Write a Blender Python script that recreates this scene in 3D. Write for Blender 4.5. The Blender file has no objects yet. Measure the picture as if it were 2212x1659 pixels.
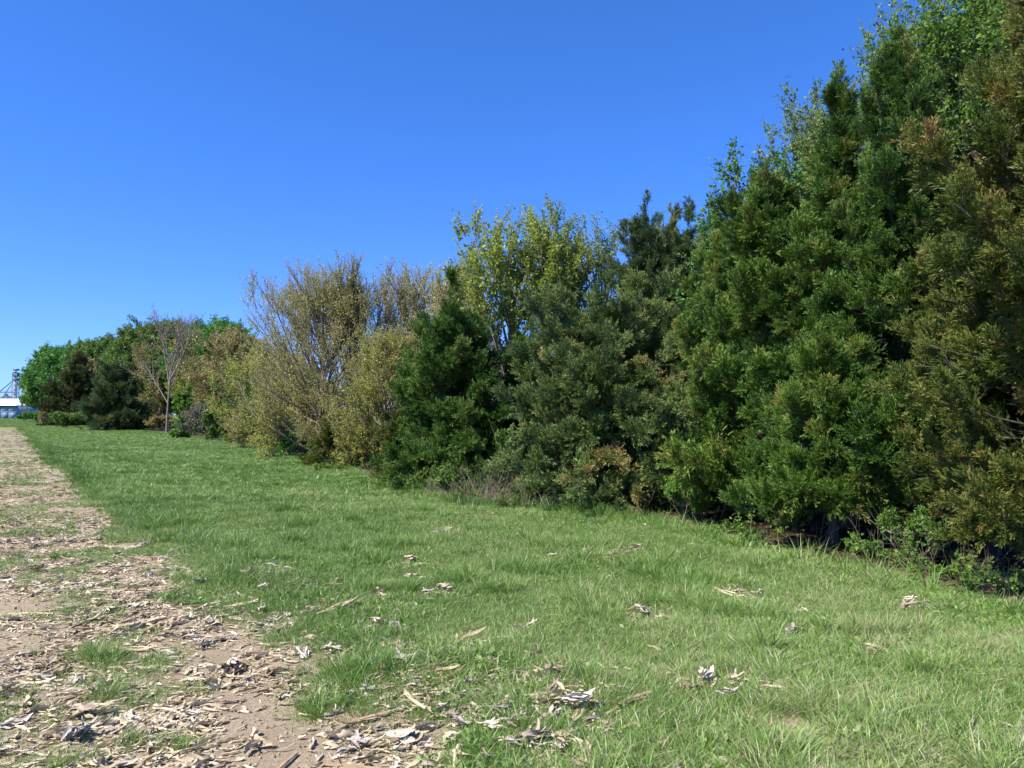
import bpy, bmesh, math
import numpy as np
from mathutils import Vector

# ------------------------------------------------------------------ camera, sky, sun, exposure
S = bpy.context.scene
COL = S.collection
FPX = 740.0                       # focal length in pixels of a 1024 px wide frame
CAMZ = 1.6
PITCH = math.atan(31 / FPX)
cd = bpy.data.cameras.new("camera"); cam = bpy.data.objects.new("camera", cd); COL.objects.link(cam)
cd.sensor_width = 36; cd.lens = 36 * FPX / 1024
cd.clip_start = 0.05; cd.clip_end = 9000
cam.location = (0, 0, CAMZ); cam.rotation_euler = (math.pi / 2 + PITCH, 0, 0)
S.camera = cam
SUN_EL, SUN_AZ = math.radians(50), math.radians(-123)     # azimuth from +Y, clockwise: left and a little behind
W = bpy.data.worlds.new("World"); S.world = W; W.use_nodes = True
nt = W.node_tree; nt.nodes.clear()
sky = nt.nodes.new("ShaderNodeTexSky"); sky.sky_type = 'NISHITA'; sky.sun_disc = False
sky.sun_elevation = SUN_EL; sky.sun_rotation = SUN_AZ
sky.air_density = 1.0; sky.dust_density = 0.0; sky.ozone_density = 3.2; sky.altitude = 200
hs = nt.nodes.new("ShaderNodeHueSaturation"); hs.inputs['Saturation'].default_value = 1.22; hs.inputs['Hue'].default_value = 0.505
bg = nt.nodes.new("ShaderNodeBackground"); bg.inputs['Strength'].default_value = 0.134
wo = nt.nodes.new("ShaderNodeOutputWorld")
tn = nt.nodes.new("ShaderNodeMix"); tn.data_type = 'RGBA'; tn.blend_type = 'MULTIPLY'; tn.inputs[0].default_value = 1; tn.inputs[7].default_value = (.43, .625, 1.02, 1)   # clear-air blue, the same over the whole sky
nt.links.new(sky.outputs[0], hs.inputs['Color']); 
sep = nt.nodes.new("ShaderNodeSeparateColor"); cmb = nt.nodes.new("ShaderNodeCombineColor"); nt.links.new(hs.outputs[0], sep.inputs[0])
for ch, pw, k_ in ((0, .8, 1.03), (1, .75, 1.25), (2, 1., 1.)):      # the camera's colour response, alike in every direction
    p1 = nt.nodes.new("ShaderNodeMath"); p1.operation = 'POWER'; p1.inputs[1].default_value = pw; p2 = nt.nodes.new("ShaderNodeMath"); p2.operation = 'MULTIPLY'; p2.inputs[1].default_value = k_
    nt.links.new(sep.outputs[ch], p1.inputs[0]); nt.links.new(p1.outputs[0], p2.inputs[0]); nt.links.new(p2.outputs[0], cmb.inputs[ch])
nt.links.new(cmb.outputs[0], tn.inputs[6]); nt.links.new(tn.outputs[2], bg.inputs['Color']); nt.links.new(bg.outputs[0], wo.inputs[0])
sd = bpy.data.lights.new("sun", 'SUN'); sd.energy = 5.0; sd.angle = math.radians(0.55); sd.color = (1, 0.95, 0.84)
sun = bpy.data.objects.new("sun", sd); COL.objects.link(sun)
sdir = Vector((math.sin(SUN_AZ) * math.cos(SUN_EL), math.cos(SUN_AZ) * math.cos(SUN_EL), math.sin(SUN_EL)))
sun.rotation_euler = sdir.to_track_quat('Z', 'Y').to_euler()
S.view_settings.view_transform = 'Standard'; S.view_settings.look = 'None'
S.view_settings.exposure = 0.8; S.view_settings.gamma = 1.0; S.view_settings.use_curve_mapping = False
S.cycles.max_bounces = 6; S.cycles.diffuse_bounces = 3; S.cycles.glossy_bounces = 2
S.cycles.transmission_bounces = 4; S.cycles.transparent_max_bounces = 4
S.cycles.use_denoising = True

RNG = np.random.default_rng(7)

def at(px, py, Y):
    x, y = (px - 512) / FPX, (384 - py) / FPX
    c, s = math.cos(PITCH), math.sin(PITCH)
    d = np.array([x, c - y * s, s + y * c]); d *= Y / d[1]
    return float(d[0]), float(Y), float(CAMZ + d[2])

def on_ground(px, py):
    x, y = (px - 512) / FPX, (384 - py) / FPX
    c, s = math.cos(PITCH), math.sin(PITCH)
    d = np.array([x, c - y * s, s + y * c]); d *= -CAMZ / d[2]
    return float(d[0]), float(d[1])

# ------------------------------------------------------------------ noise and terrain
_T = np.random.default_rng(3).random((256, 256))
def vnoise(x, y, f):
    x = np.asarray(x) * f + 1000.3; y = np.asarray(y) * f + 1000.7
    xi = np.floor(x).astype(int); yi = np.floor(y).astype(int); u = x - xi; v = y - yi
    u = u * u * (3 - 2 * u); v = v * v * (3 - 2 * v)
    g = lambda a, b: _T[a & 255, b & 255]
    return (g(xi, yi) * (1 - u) + g(xi + 1, yi) * u) * (1 - v) + (g(xi, yi + 1) * (1 - u) + g(xi + 1, yi + 1) * u) * v

def sst(a, b, x):
    t = np.clip((np.asarray(x, float) - a) / (b - a), 0, 1); return t * t * (3 - 2 * t)

def edge_d(x, y):                 # signed metres from the edge of the grass strip, plus = grass
    d = (x - (1.8 - 0.69 * y)) * 0.823
    d = d + (vnoise(x, y, 0.8) - .5) * 0.5 + (vnoise(x, y, 2.5) - .5) * 0.35
    return np.where(y > 92, np.maximum(d, (y - 92) * 1.0), d)

_TZ = np.array([-30, 2, 5, 6.5, 7.6, 8.9, 11, 12, 12.9, 17.2, 26, 43, 52, 76, 100, 150, 200, 600])
_TX = np.array([30, 6.0, 4.65, 3.95, 3.45, 2.8, 2.2, .9, -.55, -3.2, -7, -15.5, -22.6, -38.5, -57, -95, -126, -380])
def tree_d(x, y):                 # plus = inside the hedgerow
    return (x - np.interp(y, _TZ, _TX)) * 0.82

def hgt(x, y):
    x = np.asarray(x, float); y = np.asarray(y, float)
    near = sst(60, 15, np.hypot(x, y))
    e = edge_d(x, y)
    h = (vnoise(x, y, .35) - .5) * .07 + (vnoise(x, y, 1.7) - .5) * .035 * near
    soil = sst(.3, -.2, e)
    h = h + near * soil * ((vnoise(x, y, 5) - .5) * .03 + (vnoise(x, y, 11) - .5) * .02)
    h = h + .035 * sst(-.4, .6, e)
    h = h + .25 * sst(60, 200, y) * sst(5, -30, x)
    return h

def mound(x, y, pts):             # sum of soft discs
    r = np.zeros(np.shape(x))
    for cx, cy, rad in pts:
        r = np.maximum(r, np.exp(-(((x - cx) ** 2 + (y - cy) ** 2) / (rad * rad))))
    return r

def gpx(px, py, rad):             # pixel of the 2212 px wide view -> disc on the ground
    a, b = on_ground(px / 2.16016, py / 2.16016); return (a, b, rad)
BARE = [gpx(570, 1560, .27), gpx(600, 1620, .2), gpx(1720, 1600, .14), gpx(40, 1320, .3), gpx(20, 1400, .35), gpx(470, 1420, .15), gpx(530, 1500, .18)]
LITTER_SPOTS = [gpx(560, 1250, .3), gpx(660, 1280, .22), gpx(885, 1225, .12), gpx(885, 1262, .12), gpx(950, 1292, .14), gpx(815, 1297, .09),
                gpx(700, 1325, .16), gpx(1300, 1212, .3), gpx(1200, 1218, .25), gpx(1375, 1200, .12), gpx(1310, 1297, .12), gpx(1380, 1340, .2), gpx(1560, 1282, .2),
                gpx(1610, 1300, .12), gpx(1960, 1322, .14), gpx(1890, 1265, .2), gpx(1520, 1505, .14), gpx(1195, 1480, .1), gpx(1065, 1445, .1), gpx(1200, 1545, .22),
                gpx(900, 1520, .28), gpx(1000, 1500, .22), gpx(780, 1620, .22), gpx(890, 1610, .16), gpx(1140, 1620, .15), gpx(500, 1440, .22), gpx(820, 1365, .12), gpx(700, 1560, .15),
                gpx(1650, 1520, .1), gpx(965, 1150, .2), gpx(690, 1105, .35), gpx(1230, 1185, .15), gpx(1440, 1255, .1), gpx(860, 1480, .18), gpx(740, 1430, .15), gpx(1050, 1560, .25),
                gpx(1300, 1580, .16), gpx(880, 1420, .15), gpx(1130, 1370, .08), gpx(1700, 1400, .1)]
EXTRA_GRASS = [gpx(690, 1530, .18), gpx(220, 1430, .14), gpx(230, 1500, .14), gpx(140, 1330, .13), gpx(195, 1420, .13), gpx(290, 1600, .12), gpx(160, 1640, .12), gpx(390, 1600, .12)]

def grass_cover(x, y):
    e = edge_d(x, y)
    g = sst(-.15, .35, e)
    pat = sst(.46, .68, vnoise(x, y, 1.9) * .6 + vnoise(x, y, 5.5) * .4) * sst(-3.4, -.6, e) * .6 * (.25 + .75 * sst(26, 9, y))
    g = np.maximum(g, pat)
    lit = mound(x, y, LITTER_SPOTS)
    g = g * (1 - .88 * lit ** .7)
    lowl = sst(6.2, 4.2, y) * sst(1.6, .3, e)             # the thin stretch nearest the camera
    g = g * (1 - .6 * lowl * sst(.35, .6, vnoise(x, y, 3)))
    g = g * (1 - .97 * np.clip(mound(x, y, BARE) * 1.5, 0, 1))
    g = np.maximum(g, .42 * sst(-.1, .5, e) * (1 - np.clip(mound(x, y, BARE) * 1.5, 0, 1)))
    g = np.maximum(g, mound(x, y, EXTRA_GRASS) ** 2 * .95)
    return g

# ------------------------------------------------------------------ helpers
def tag(o, label=None, cat=None, group=None, kind=None):
    if label: o['label'] = label
    if cat: o['category'] = cat
    if group: o['group'] = group
    if kind: o['kind'] = kind
    return o

def empty(name, loc, label, cat, group=None):
    o = bpy.data.objects.new(name, None); COL.objects.link(o); o.location = loc; o.empty_display_size = .2
    return tag(o, label, cat, group)

def build(name, groups, mats, parent=None, attrs=None, smooth=True):
    """groups: list of (verts (N,3), faces (M,k), material index, tint (N,))"""
    vs, ls, lt, mi, ti = [], [], [], [], []
    off = 0
    for v, f, m, t in groups:
        v = np.asarray(v, np.float32); f = np.asarray(f, np.int64)
        if len(v) == 0 or len(f) == 0: continue
        vs.append(v); ls.append((f + off).ravel()); lt.append(np.full(len(f), f.shape[1])); mi.append(np.full(len(f), m))
        ti.append(np.broadcast_to(np.asarray(t, np.float32), (len(v),))); off += len(v)
    v = np.concatenate(vs); l = np.concatenate(ls); lt = np.concatenate(lt); mi = np.concatenate(mi); ti = np.concatenate(ti)
    me = bpy.data.meshes.new(name)
    me.vertices.add(len(v)); me.vertices.foreach_set('co', v.ravel())
    me.loops.add(len(l)); me.loops.foreach_set('vertex_index', l.astype(np.int32))
    me.polygons.add(len(lt)); st = np.concatenate([[0], np.cumsum(lt)[:-1]])
    me.polygons.foreach_set('loop_start', st.astype(np.int32))
    me.polygons.foreach_set('material_index', mi.astype(np.int32))
    a = me.attributes.new('tint', 'FLOAT', 'POINT'); a.data.foreach_set('value', ti.astype(np.float32))
    if attrs:
        for k, (ty, arr) in attrs.items():
            a = me.attributes.new(k, ty, 'POINT')
            a.data.foreach_set('vector' if ty == 'FLOAT_VECTOR' else 'value', np.ascontiguousarray(arr).ravel())
    for m in mats: me.materials.append(m)
    me.update(calc_edges=True)
    if smooth: me.polygons.foreach_set('use_smooth', np.ones(len(lt), bool))
    o = bpy.data.objects.new(name, me); COL.objects.link(o)
    if parent is not None: o.parent = parent
    return o

def nrm(a):
    return a / np.maximum(np.linalg.norm(a, axis=-1, keepdims=True), 1e-9)

def perp(rng, T):
    r = rng.normal(size=T.shape); r -= (r * T).sum(-1, keepdims=True) * T
    return nrm(r)

class Ax:                          # a set of gently bent axes: P + L (D t + B t^2)
    def __init__(s, P, D, L, B): s.P, s.D, s.L, s.B = P, nrm(D), L, B
    def pos(s, i, t): return s.P[i] + s.L[i][:, None] * (s.D[i] * t[:, None] + s.B[i] * (t * t)[:, None])
    def tan(s, i, t): return nrm(s.D[i] + 2 * s.B[i] * t[:, None])
    def sub(s, m): return Ax(s.P[m], s.D[m], s.L[m], s.B[m])

def kids(rng, A, n, t0, t1, ang, sd, length, up=0., bend=0., tp=1.):
    N = len(A.L); n = np.broadcast_to(np.asarray(n), (N,)).astype(int)
    i = np.repeat(np.arange(N), n); M = len(i)
    t = t0 + (t1 - t0) * rng.random(M) ** tp
    T = A.tan(i, t); Q = perp(rng, T); a = ang + sd * rng.normal(size=M)
    D = np.cos(a)[:, None] * T + np.sin(a)[:, None] * Q; D[:, 2] += up
    L = length(i, t) * (.7 + .6 * rng.random(M))
    B = rng.normal(size=(M, 3)) * .06; B[:, 2] += bend
    return Ax(A.pos(i, t), D, L, B), i, t

def tubes(A, r0, r1, segs=4, sides=4, tint=0., mat=0):
    N = len(A.L)
    ref = np.where(np.abs(A.D[:, 2:3]) < .8, np.array([[0, 0, 1.]]), np.array([[1., 0, 0]]))
    U = nrm(np.cross(A.D, ref)); V = np.cross(A.D, U)
    r0 = np.broadcast_to(r0, (N,)); r1 = np.broadcast_to(r1, (N,))
    out = []
    for k in range(segs + 1):
        t = np.full(N, k / segs); c = A.pos(np.arange(N), t); r = (r0 + (r1 - r0) * k / segs)[:, None]
        for s in range(sides):
            a = 2 * math.pi * s / sides
            out.append(c + r * (math.cos(a) * U + math.sin(a) * V))
    v = np.stack(out, 1); R = (segs + 1) * sides
    f = []
    for k in range(segs):
        for s in range(sides):
            s2 = (s + 1) % sides
            f.append([k * sides + s, k * sides + s2, (k + 1) * sides + s2, (k + 1) * sides + s])
    f = np.array(f)[None] + (np.arange(N) * R)[:, None, None]
    return v.reshape(-1, 3), f.reshape(-1, 4), mat, tint

def leaves_tri(rng, A, n, t0, t1, ang, length, width, tint_i, tsd=.1, mat=0, up=0.):
    K, i, t = kids(rng, A, n, t0, t1, ang, .25, lambda i, t: np.full(len(i), length), up=up)
    s = perp(rng, K.D) * (width * .5 * (.7 + .6 * rng.random(len(i))))[:, None]
    mid = K.P + K.D * (K.L * .35)[:, None]
    v = np.stack([K.P - s * .3, mid + s, K.P + K.D * K.L[:, None]], 1)
    v[:, 0] -= s * .4
    f = (np.arange(len(i)) * 3)[:, None] + np.array([[0, 1, 2]])
    ti = np.clip(tint_i[i] + tsd * rng.normal(size=len(i)), 0, 1)
    return v.reshape(-1, 3), f, mat, np.repeat(ti, 3)

def leaves_quad(rng, P, D, length, width, tint, mat=0):
    N = len(P); D = nrm(D); s = perp(rng, D) * (width * .5)[:, None]; n = np.cross(D, nrm(s))
    L = length[:, None]
    v = np.stack([P, P + D * L * .45 + s + n * L * .08, P + D * L, P + D * L * .45 - s + n * L * .08], 1)
    f = (np.arange(N) * 4)[:, None] + np.array([[0, 1, 2, 3]])
    return v.reshape(-1, 3), f, mat, np.repeat(tint, 4)

# ------------------------------------------------------------------ materials
def new_mat(name):
    m = bpy.data.materials.new(name); m.use_nodes = True; n = m.node_tree; n.nodes.clear()
    return m, n, n.nodes, n.links

def ramp(nodes, stops):
    r = nodes.new("ShaderNodeValToRGB"); e = r.color_ramp.elements
    while len(e) < len(stops): e.new(.5)
    for k, (p, c) in enumerate(stops): e[k].position = p; e[k].color = (*c, 1)
    return r

def leaf_mat(name, stops, transl=.25, rough=.55, spec=.3, inst=True, scale=1.2):
    m, n, N, L = new_mat(name)
    a = N.new("ShaderNodeAttribute"); a.attribute_name = 'tint'
    src = a.outputs['Fac']
    if inst:
        b = N.new("ShaderNodeAttribute"); b.attribute_name = 'itint'; b.attribute_type = 'INSTANCER'
        ad = N.new("ShaderNodeMath"); ad.operation = 'ADD'; L.new(a.outputs['Fac'], ad.inputs[0]); L.new(b.outputs['Fac'], ad.inputs[1]); src = ad.outputs[0]
    tc = N.new("ShaderNodeNewGeometry"); no = N.new("ShaderNodeTexNoise"); no.inputs['Scale'].default_value = scale; no.inputs['Detail'].default_value = 2
    L.new(tc.outputs['Position'], no.inputs['Vector'])
    mm = N.new("ShaderNodeMath"); mm.operation = 'MULTIPLY_ADD'; mm.inputs[1].default_value = .5; mm.inputs[2].default_value = -.25
    L.new(no.outputs['Fac'], mm.inputs[0])
    s2 = N.new("ShaderNodeMath"); s2.operation = 'ADD'; L.new(src, s2.inputs[0]); L.new(mm.outputs[0], s2.inputs[1])
    r = ramp(N, stops); L.new(s2.outputs[0], r.inputs['Fac'])
    p = N.new("ShaderNodeBsdfPrincipled"); p.inputs['Roughness'].default_value = rough; p.inputs['Specular IOR Level'].default_value = spec
    t = N.new("ShaderNodeBsdfTranslucent"); mx = N.new("ShaderNodeMixShader"); mx.inputs[0].default_value = transl
    L.new(r.outputs['Color'], p.inputs['Base Color']); L.new(r.outputs['Color'], t.inputs['Color'])
    o = N.new("ShaderNodeOutputMaterial")
    L.new(p.outputs[0], mx.inputs[1]); L.new(t.outputs[0], mx.inputs[2]); L.new(mx.outputs[0], o.inputs['Surface'])
    return m

def rough_mat(name, c1, c2, scale=20, rough=.85, bump=.3, spec=.2, stretch=(1, 1, 1), metallic=0., obj_rand=False):
    m, n, N, L = new_mat(name)
    tc = N.new("ShaderNodeTexCoord"); mp = N.new("ShaderNodeMapping"); mp.inputs['Scale'].default_value = stretch
    no = N.new("ShaderNodeTexNoise"); no.inputs['Scale'].default_value = scale; no.inputs['Detail'].default_value = 5
    L.new(tc.outputs['Object'], mp.inputs[0]); L.new(mp.outputs[0], no.inputs['Vector'])
    r = ramp(N, [(.3, c1), (.7, c2)])
    f = no.outputs['Fac']
    if obj_rand:
        oi = N.new("ShaderNodeObjectInfo"); ma = N.new("ShaderNodeMath"); ma.operation = 'MULTIPLY_ADD'; ma.inputs[1].default_value = .7; ma.inputs[2].default_value = -.35
        L.new(oi.outputs['Random'], ma.inputs[0]); ad = N.new("ShaderNodeMath"); ad.operation = 'ADD'; L.new(ma.outputs[0], ad.inputs[0]); L.new(f, ad.inputs[1]); f = ad.outputs[0]
    L.new(f, r.inputs['Fac'])
    p = N.new("ShaderNodeBsdfPrincipled"); p.inputs['Roughness'].default_value = rough; p.inputs['Specular IOR Level'].default_value = spec; p.inputs['Metallic'].default_value = metallic
    b = N.new("ShaderNodeBump"); b.inputs['Strength'].default_value = bump; b.inputs['Distance'].default_value = .01
    L.new(no.outputs['Fac'], b.inputs['Height']); L.new(b.outputs[0], p.inputs['Normal']); L.new(r.outputs['Color'], p.inputs['Base Color'])
    o = N.new("ShaderNodeOutputMaterial"); L.new(p.outputs[0], o.inputs['Surface'])
    return m

M = {}
M['cedar_green'] = leaf_mat('cedar_green', [(0, (0.022, 0.063, 0.008)), (0.4, (0.064, 0.139, 0.016)), (0.75, (0.161, 0.258, 0.035)), (1, (0.291, 0.275, 0.061))], .14)
M['cedar_deep'] = leaf_mat('cedar_deep', [(0, (0.021, 0.059, 0.010)), (0.45, (0.058, 0.130, 0.017)), (0.8, (0.136, 0.246, 0.038)), (1, (0.227, 0.234, 0.059))], .14)
M['cedar_grey'] = leaf_mat('cedar_grey', [(0, (0.056, 0.099, 0.034)), (0.45, (0.118, 0.184, 0.048)), (0.8, (0.218, 0.297, 0.079)), (1, (0.366, 0.285, 0.099))], .14)
M['cedar_olive'] = leaf_mat('cedar_olive', [(0, (.030, .048, .008)), (.42, (.085, .128, .018)), (.75, (.17, .19, .035)), (1, (.31, .21, .065))], .16)
M['cedar_brown'] = leaf_mat('cedar_brown', [(0, (0.035, 0.041, 0.014)), (0.5, (0.075, 0.087, 0.026)), (0.85, (0.114, 0.150, 0.036)), (1, (0.150, 0.150, 0.061))], .15)
M['cedar_blue'] = leaf_mat('cedar_blue', [(0, (0.036, 0.069, 0.027)), (0.5, (0.085, 0.140, 0.046)), (0.85, (0.156, 0.209, 0.065)), (1, (0.266, 0.240, 0.082))], .2)
M['maple'] = leaf_mat('maple', [(0, (.15, .21, .03)), (.5, (.285, .365, .05)), (1, (.44, .48, .11))], .4, .5, .2)
M['maple_pale'] = leaf_mat('maple_pale', [(0, (0.102, 0.168, 0.045)), (0.5, (0.187, 0.284, 0.075)), (1, (0.281, 0.347, 0.120))], .35, .45)
M['bud'] = leaf_mat('bud', [(0, (.30, .26, .10)), (.4, (.43, .40, .13)), (.75, (.42, .46, .13)), (1, (.52, .46, .20))], .35)
M['bud_yellow'] = leaf_mat('bud_yellow', [(0, (.24, .22, .045)), (.45, (.36, .37, .07)), (.8, (.43, .44, .09)), (1, (.50, .41, .13))], .35)
M['green_glossy'] = leaf_mat('green_glossy', [(0, (.05, .13, .03)), (.5, (.10, .22, .04)), (.85, (.19, .33, .09)), (1, (.26, .40, .13))], .3, .5, .35)
M['green_bright'] = leaf_mat('green_bright', [(0, (.06, .14, .015)), (.5, (.13, .26, .03)), (1, (.24, .36, .06))], .35)
M['green_far'] = leaf_mat('green_far', [(0, (0.045, 0.127, 0.020)), (0.5, (0.089, 0.252, 0.042)), (1, (0.208, 0.401, 0.068))], .3)
M['green_mid'] = leaf_mat('green_mid', [(0, (0.060, 0.120, 0.024)), (0.5, (0.120, 0.216, 0.036)), (1, (0.216, 0.288, 0.054))], .3)
M['tan_fuzz'] = leaf_mat('tan_fuzz', [(0, (.20, .165, .06)), (.5, (.32, .275, .095)), (1, (.38, .34, .13))], .3)
M['grey_shrub'] = leaf_mat('grey_shrub', [(0, (.10, .09, .07)), (.5, (.16, .16, .11)), (1, (.20, .23, .12))], .2)
M['bark'] = rough_mat('bark', (.045, .036, .028), (.13, .11, .085), 9, stretch=(3, 3, .6))
M['bark_grey'] = rough_mat('bark_grey', (.12, .105, .09), (.30, .27, .24), 7, stretch=(3, 3, .6))
M['bark_brown'] = rough_mat('bark_brown', (.17, .135, .095), (.34, .28, .20), 8, stretch=(3, 3, .6))
M['dry_stem'] = leaf_mat('dry_stem', [(0, (.13, .105, .07)), (.5, (.28, .23, .15)), (1, (.42, .36, .25))], .1)
M['husk'] = rough_mat('husk', (.30, .24, .17), (.60, .52, .39), 22, .7, .5, .25, (1, 8, 1), obj_rand=True)
M['husk_grey'] = rough_mat('husk_grey', (.30, .265, .22), (.54, .49, .41), 22, .7, .5, .25, (1, 8, 1), obj_rand=True)
M['stalk'] = rough_mat('stalk', (.30, .21, .12), (.62, .50, .33), 20, .6, .4, .3, (1, 6, 6), obj_rand=True)
M['litter'] = leaf_mat('litter', [(0, (.21, .16, .10)), (.3, (.40, .32, .21)), (.6, (.58, .49, .34)), (.85, (.70, .61, .45)), (1, (.42, .40, .38))], .12, .65, inst=True)
M['grass'] = leaf_mat('grass', [(0, (.065, .14, .022)), (.35, (.13, .25, .04)), (.7, (.225, .345, .075)), (.9, (.29, .38, .13)), (1, (.40, .37, .20))], .3, .42, .5, inst=True, scale=.9)
M['straw'] = leaf_mat('straw', [(0, (.22, .17, .10)), (.5, (.42, .34, .22)), (1, (.55, .48, .34))], .2, inst=True)
M['duff'] = leaf_mat('duff', [(0, (.035, .022, .014)), (.5, (.08, .052, .03)), (1, (.17, .12, .07))], .05, inst=True)  # fallen-leaf brown, darkened to paint in the shade beneath the trees

def ground_mat():
    m, n, N, L = new_mat('ground')
    tc = N.new("ShaderNodeTexCoord")
    def noise(sc, det=4, rough=.6):
        no = N.new("ShaderNodeTexNoise"); no.inputs['Scale'].default_value = sc; no.inputs['Detail'].default_value = det; no.inputs['Roughness'].default_value = rough
        L.new(tc.outputs['Object'], no.inputs['Vector']); return no
    def mix(f, a, b, fac=None):
        x = N.new("ShaderNodeMix"); x.data_type = 'RGBA'
        if fac is not None: x.inputs[0].default_value = fac
        else: L.new(f, x.inputs[0])
        for s, k in ((a, 6), (b, 7)):
            if isinstance(s, tuple): x.inputs[k].default_value = (*s, 1)
            else: L.new(s, x.inputs[k])
        return x.outputs[2]
    n1, n2, n3, n4 = noise(2.2), noise(38, 6, .7), noise(.6, 3), noise(160, 3, .7)
    soil = ramp(N, [(.25, (.25, .19, .12)), (.5, (.38, .30, .20)), (.75, (.48, .39, .27))]); L.new(n2.outputs['Fac'], soil.inputs[0])
    tone = ramp(N, [(.3, (.82, .80, .80)), (.7, (1, 1, 1))]); L.new(n1.outputs['Fac'], tone.inputs[0])
    mu = N.new("ShaderNodeMix"); mu.data_type = 'RGBA'; mu.blend_type = 'MULTIPLY'; mu.inputs[0].default_value = 1
    L.new(soil.outputs[0], mu.inputs[6]); L.new(tone.outputs[0], mu.inputs[7])
    # fine pale flecks of chaff
    vo = N.new("ShaderNodeTexNoise"); vo.inputs['Scale'].default_value = 22; vo.inputs['Detail'].default_value = 3
    mp = N.new("ShaderNodeMapping"); mp.inputs['Scale'].default_value = (1, 3.5, 1); mp.inputs['Rotation'].default_value = (0, 0, .5)
    L.new(tc.outputs['Object'], mp.inputs[0]); L.new(mp.outputs[0], vo.inputs['Vector'])
    fr = ramp(N, [(.54, (0, 0, 0)), (.66, (1, 1, 1))]); L.new(vo.outputs['Fac'], fr.inputs[0])
    ff = N.new("ShaderNodeMath"); ff.operation = 'MULTIPLY'; L.new(fr.outputs[0], ff.inputs[0])
    al = N.new("ShaderNodeAttribute"); al.attribute_name = 'chaff'; L.new(al.outputs['Fac'], ff.inputs[1])
    soilc = mix(ff.outputs[0], mu.outputs[2], (.56, .47, .36))
    thatch = ramp(N, [(.3, (.05, .085, .02)), (.5, (.10, .15, .036)), (.62, (.16, .19, .065)), (.8, (.26, .24, .12))]); L.new(n2.outputs['Fac'], thatch.inputs[0])
    ac = N.new("ShaderNodeAttribute"); ac.attribute_name = 'cover'
    c1 = mix(ac.outputs['Fac'], soilc, thatch.outputs[0])
    under = ramp(N, [(.3, (.025, .018, .012)), (.7, (.075, .052, .032))]); L.new(n2.outputs['Fac'], under.inputs[0])  # leaf-litter brown, with the shade under the trees painted into it
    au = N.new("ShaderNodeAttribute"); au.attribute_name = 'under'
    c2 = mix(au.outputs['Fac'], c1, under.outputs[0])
    p = N.new("ShaderNodeBsdfPrincipled"); p.inputs['Roughness'].default_value = .95; p.inputs['Specular IOR Level'].default_value = .1
    L.new(c2, p.inputs['Base Color'])
    b = N.new("ShaderNodeBump"); b.inputs['Strength'].default_value = .8; b.inputs['Distance'].default_value = .012
    ad = N.new("ShaderNodeMath"); ad.operation = 'ADD'; L.new(n2.outputs['Fac'], ad.inputs[0]); L.new(n4.outputs['Fac'], ad.inputs[1])
    L.new(ad.outputs[0], b.inputs['Height']); L.new(b.outputs[0], p.inputs['Normal'])
    o = N.new("ShaderNodeOutputMaterial"); L.new(p.outputs[0], o.inputs['Surface'])
    return m
M['ground'] = ground_mat()

# ------------------------------------------------------------------ ground: grassy land and the bare field
def grow(a, step, end, k=1.16):
    out = [a]
    while abs(out[-1]) < end: out.append(out[-1] + step); step *= k
    return out[1:]
xs = np.array(sorted([-v for v in grow(9.5, .12, 3000)] + list(np.arange(-9.5, 9.5, .085)) + grow(9.5, .12, 3000)))
ys = np.array(sorted([2 - v for v in grow(0, .1, 60)] + list(np.arange(2, 14, .085)) + grow(14, .12, 6000, 1.08)))
gx, gy = np.meshgrid(xs, ys); gz = hgt(gx, gy)
gv = np.stack([gx, gy, gz], -1).reshape(-1, 3)
nx, ny = len(xs), len(ys)
i0 = (np.arange(ny - 1)[:, None] * nx + np.arange(nx - 1)[None]).ravel()
gf = np.stack([i0, i0 + 1, i0 + nx + 1, i0 + nx], 1)
fc = gv[gf].mean(1)
infield = edge_d(fc[:, 0], fc[:, 1]) < 0
cover = grass_cover(gv[:, 0], gv[:, 1]); cover = cover * (.75 + .25 * sst(10, 40, gv[:, 1]))
under_shade = sst(-.1, .7, tree_d(gv[:, 0], gv[:, 1])) * sst(25, 12, tree_d(gv[:, 0], gv[:, 1]))  # where the ground takes leaf litter and painted tree shade
chaff = sst(-.3, 0, -edge_d(gv[:, 0], gv[:, 1])) * (.4 + .6 * sst(5, 14, gv[:, 1]))
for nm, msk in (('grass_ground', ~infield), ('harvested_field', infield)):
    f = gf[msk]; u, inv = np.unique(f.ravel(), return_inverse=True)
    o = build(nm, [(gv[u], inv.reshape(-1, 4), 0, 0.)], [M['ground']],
              attrs={'cover': ('FLOAT', cover[u].astype(np.float32)), 'under': ('FLOAT', under_shade[u].astype(np.float32)), 'chaff': ('FLOAT', chaff[u].astype(np.float32))})
    o['kind'] = 'structure'
    o['label'] = 'wide flat land under the green grass strip and the hedgerow' if nm == 'grass_ground' else 'bare tan harvested corn field beside the grass strip'
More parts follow.
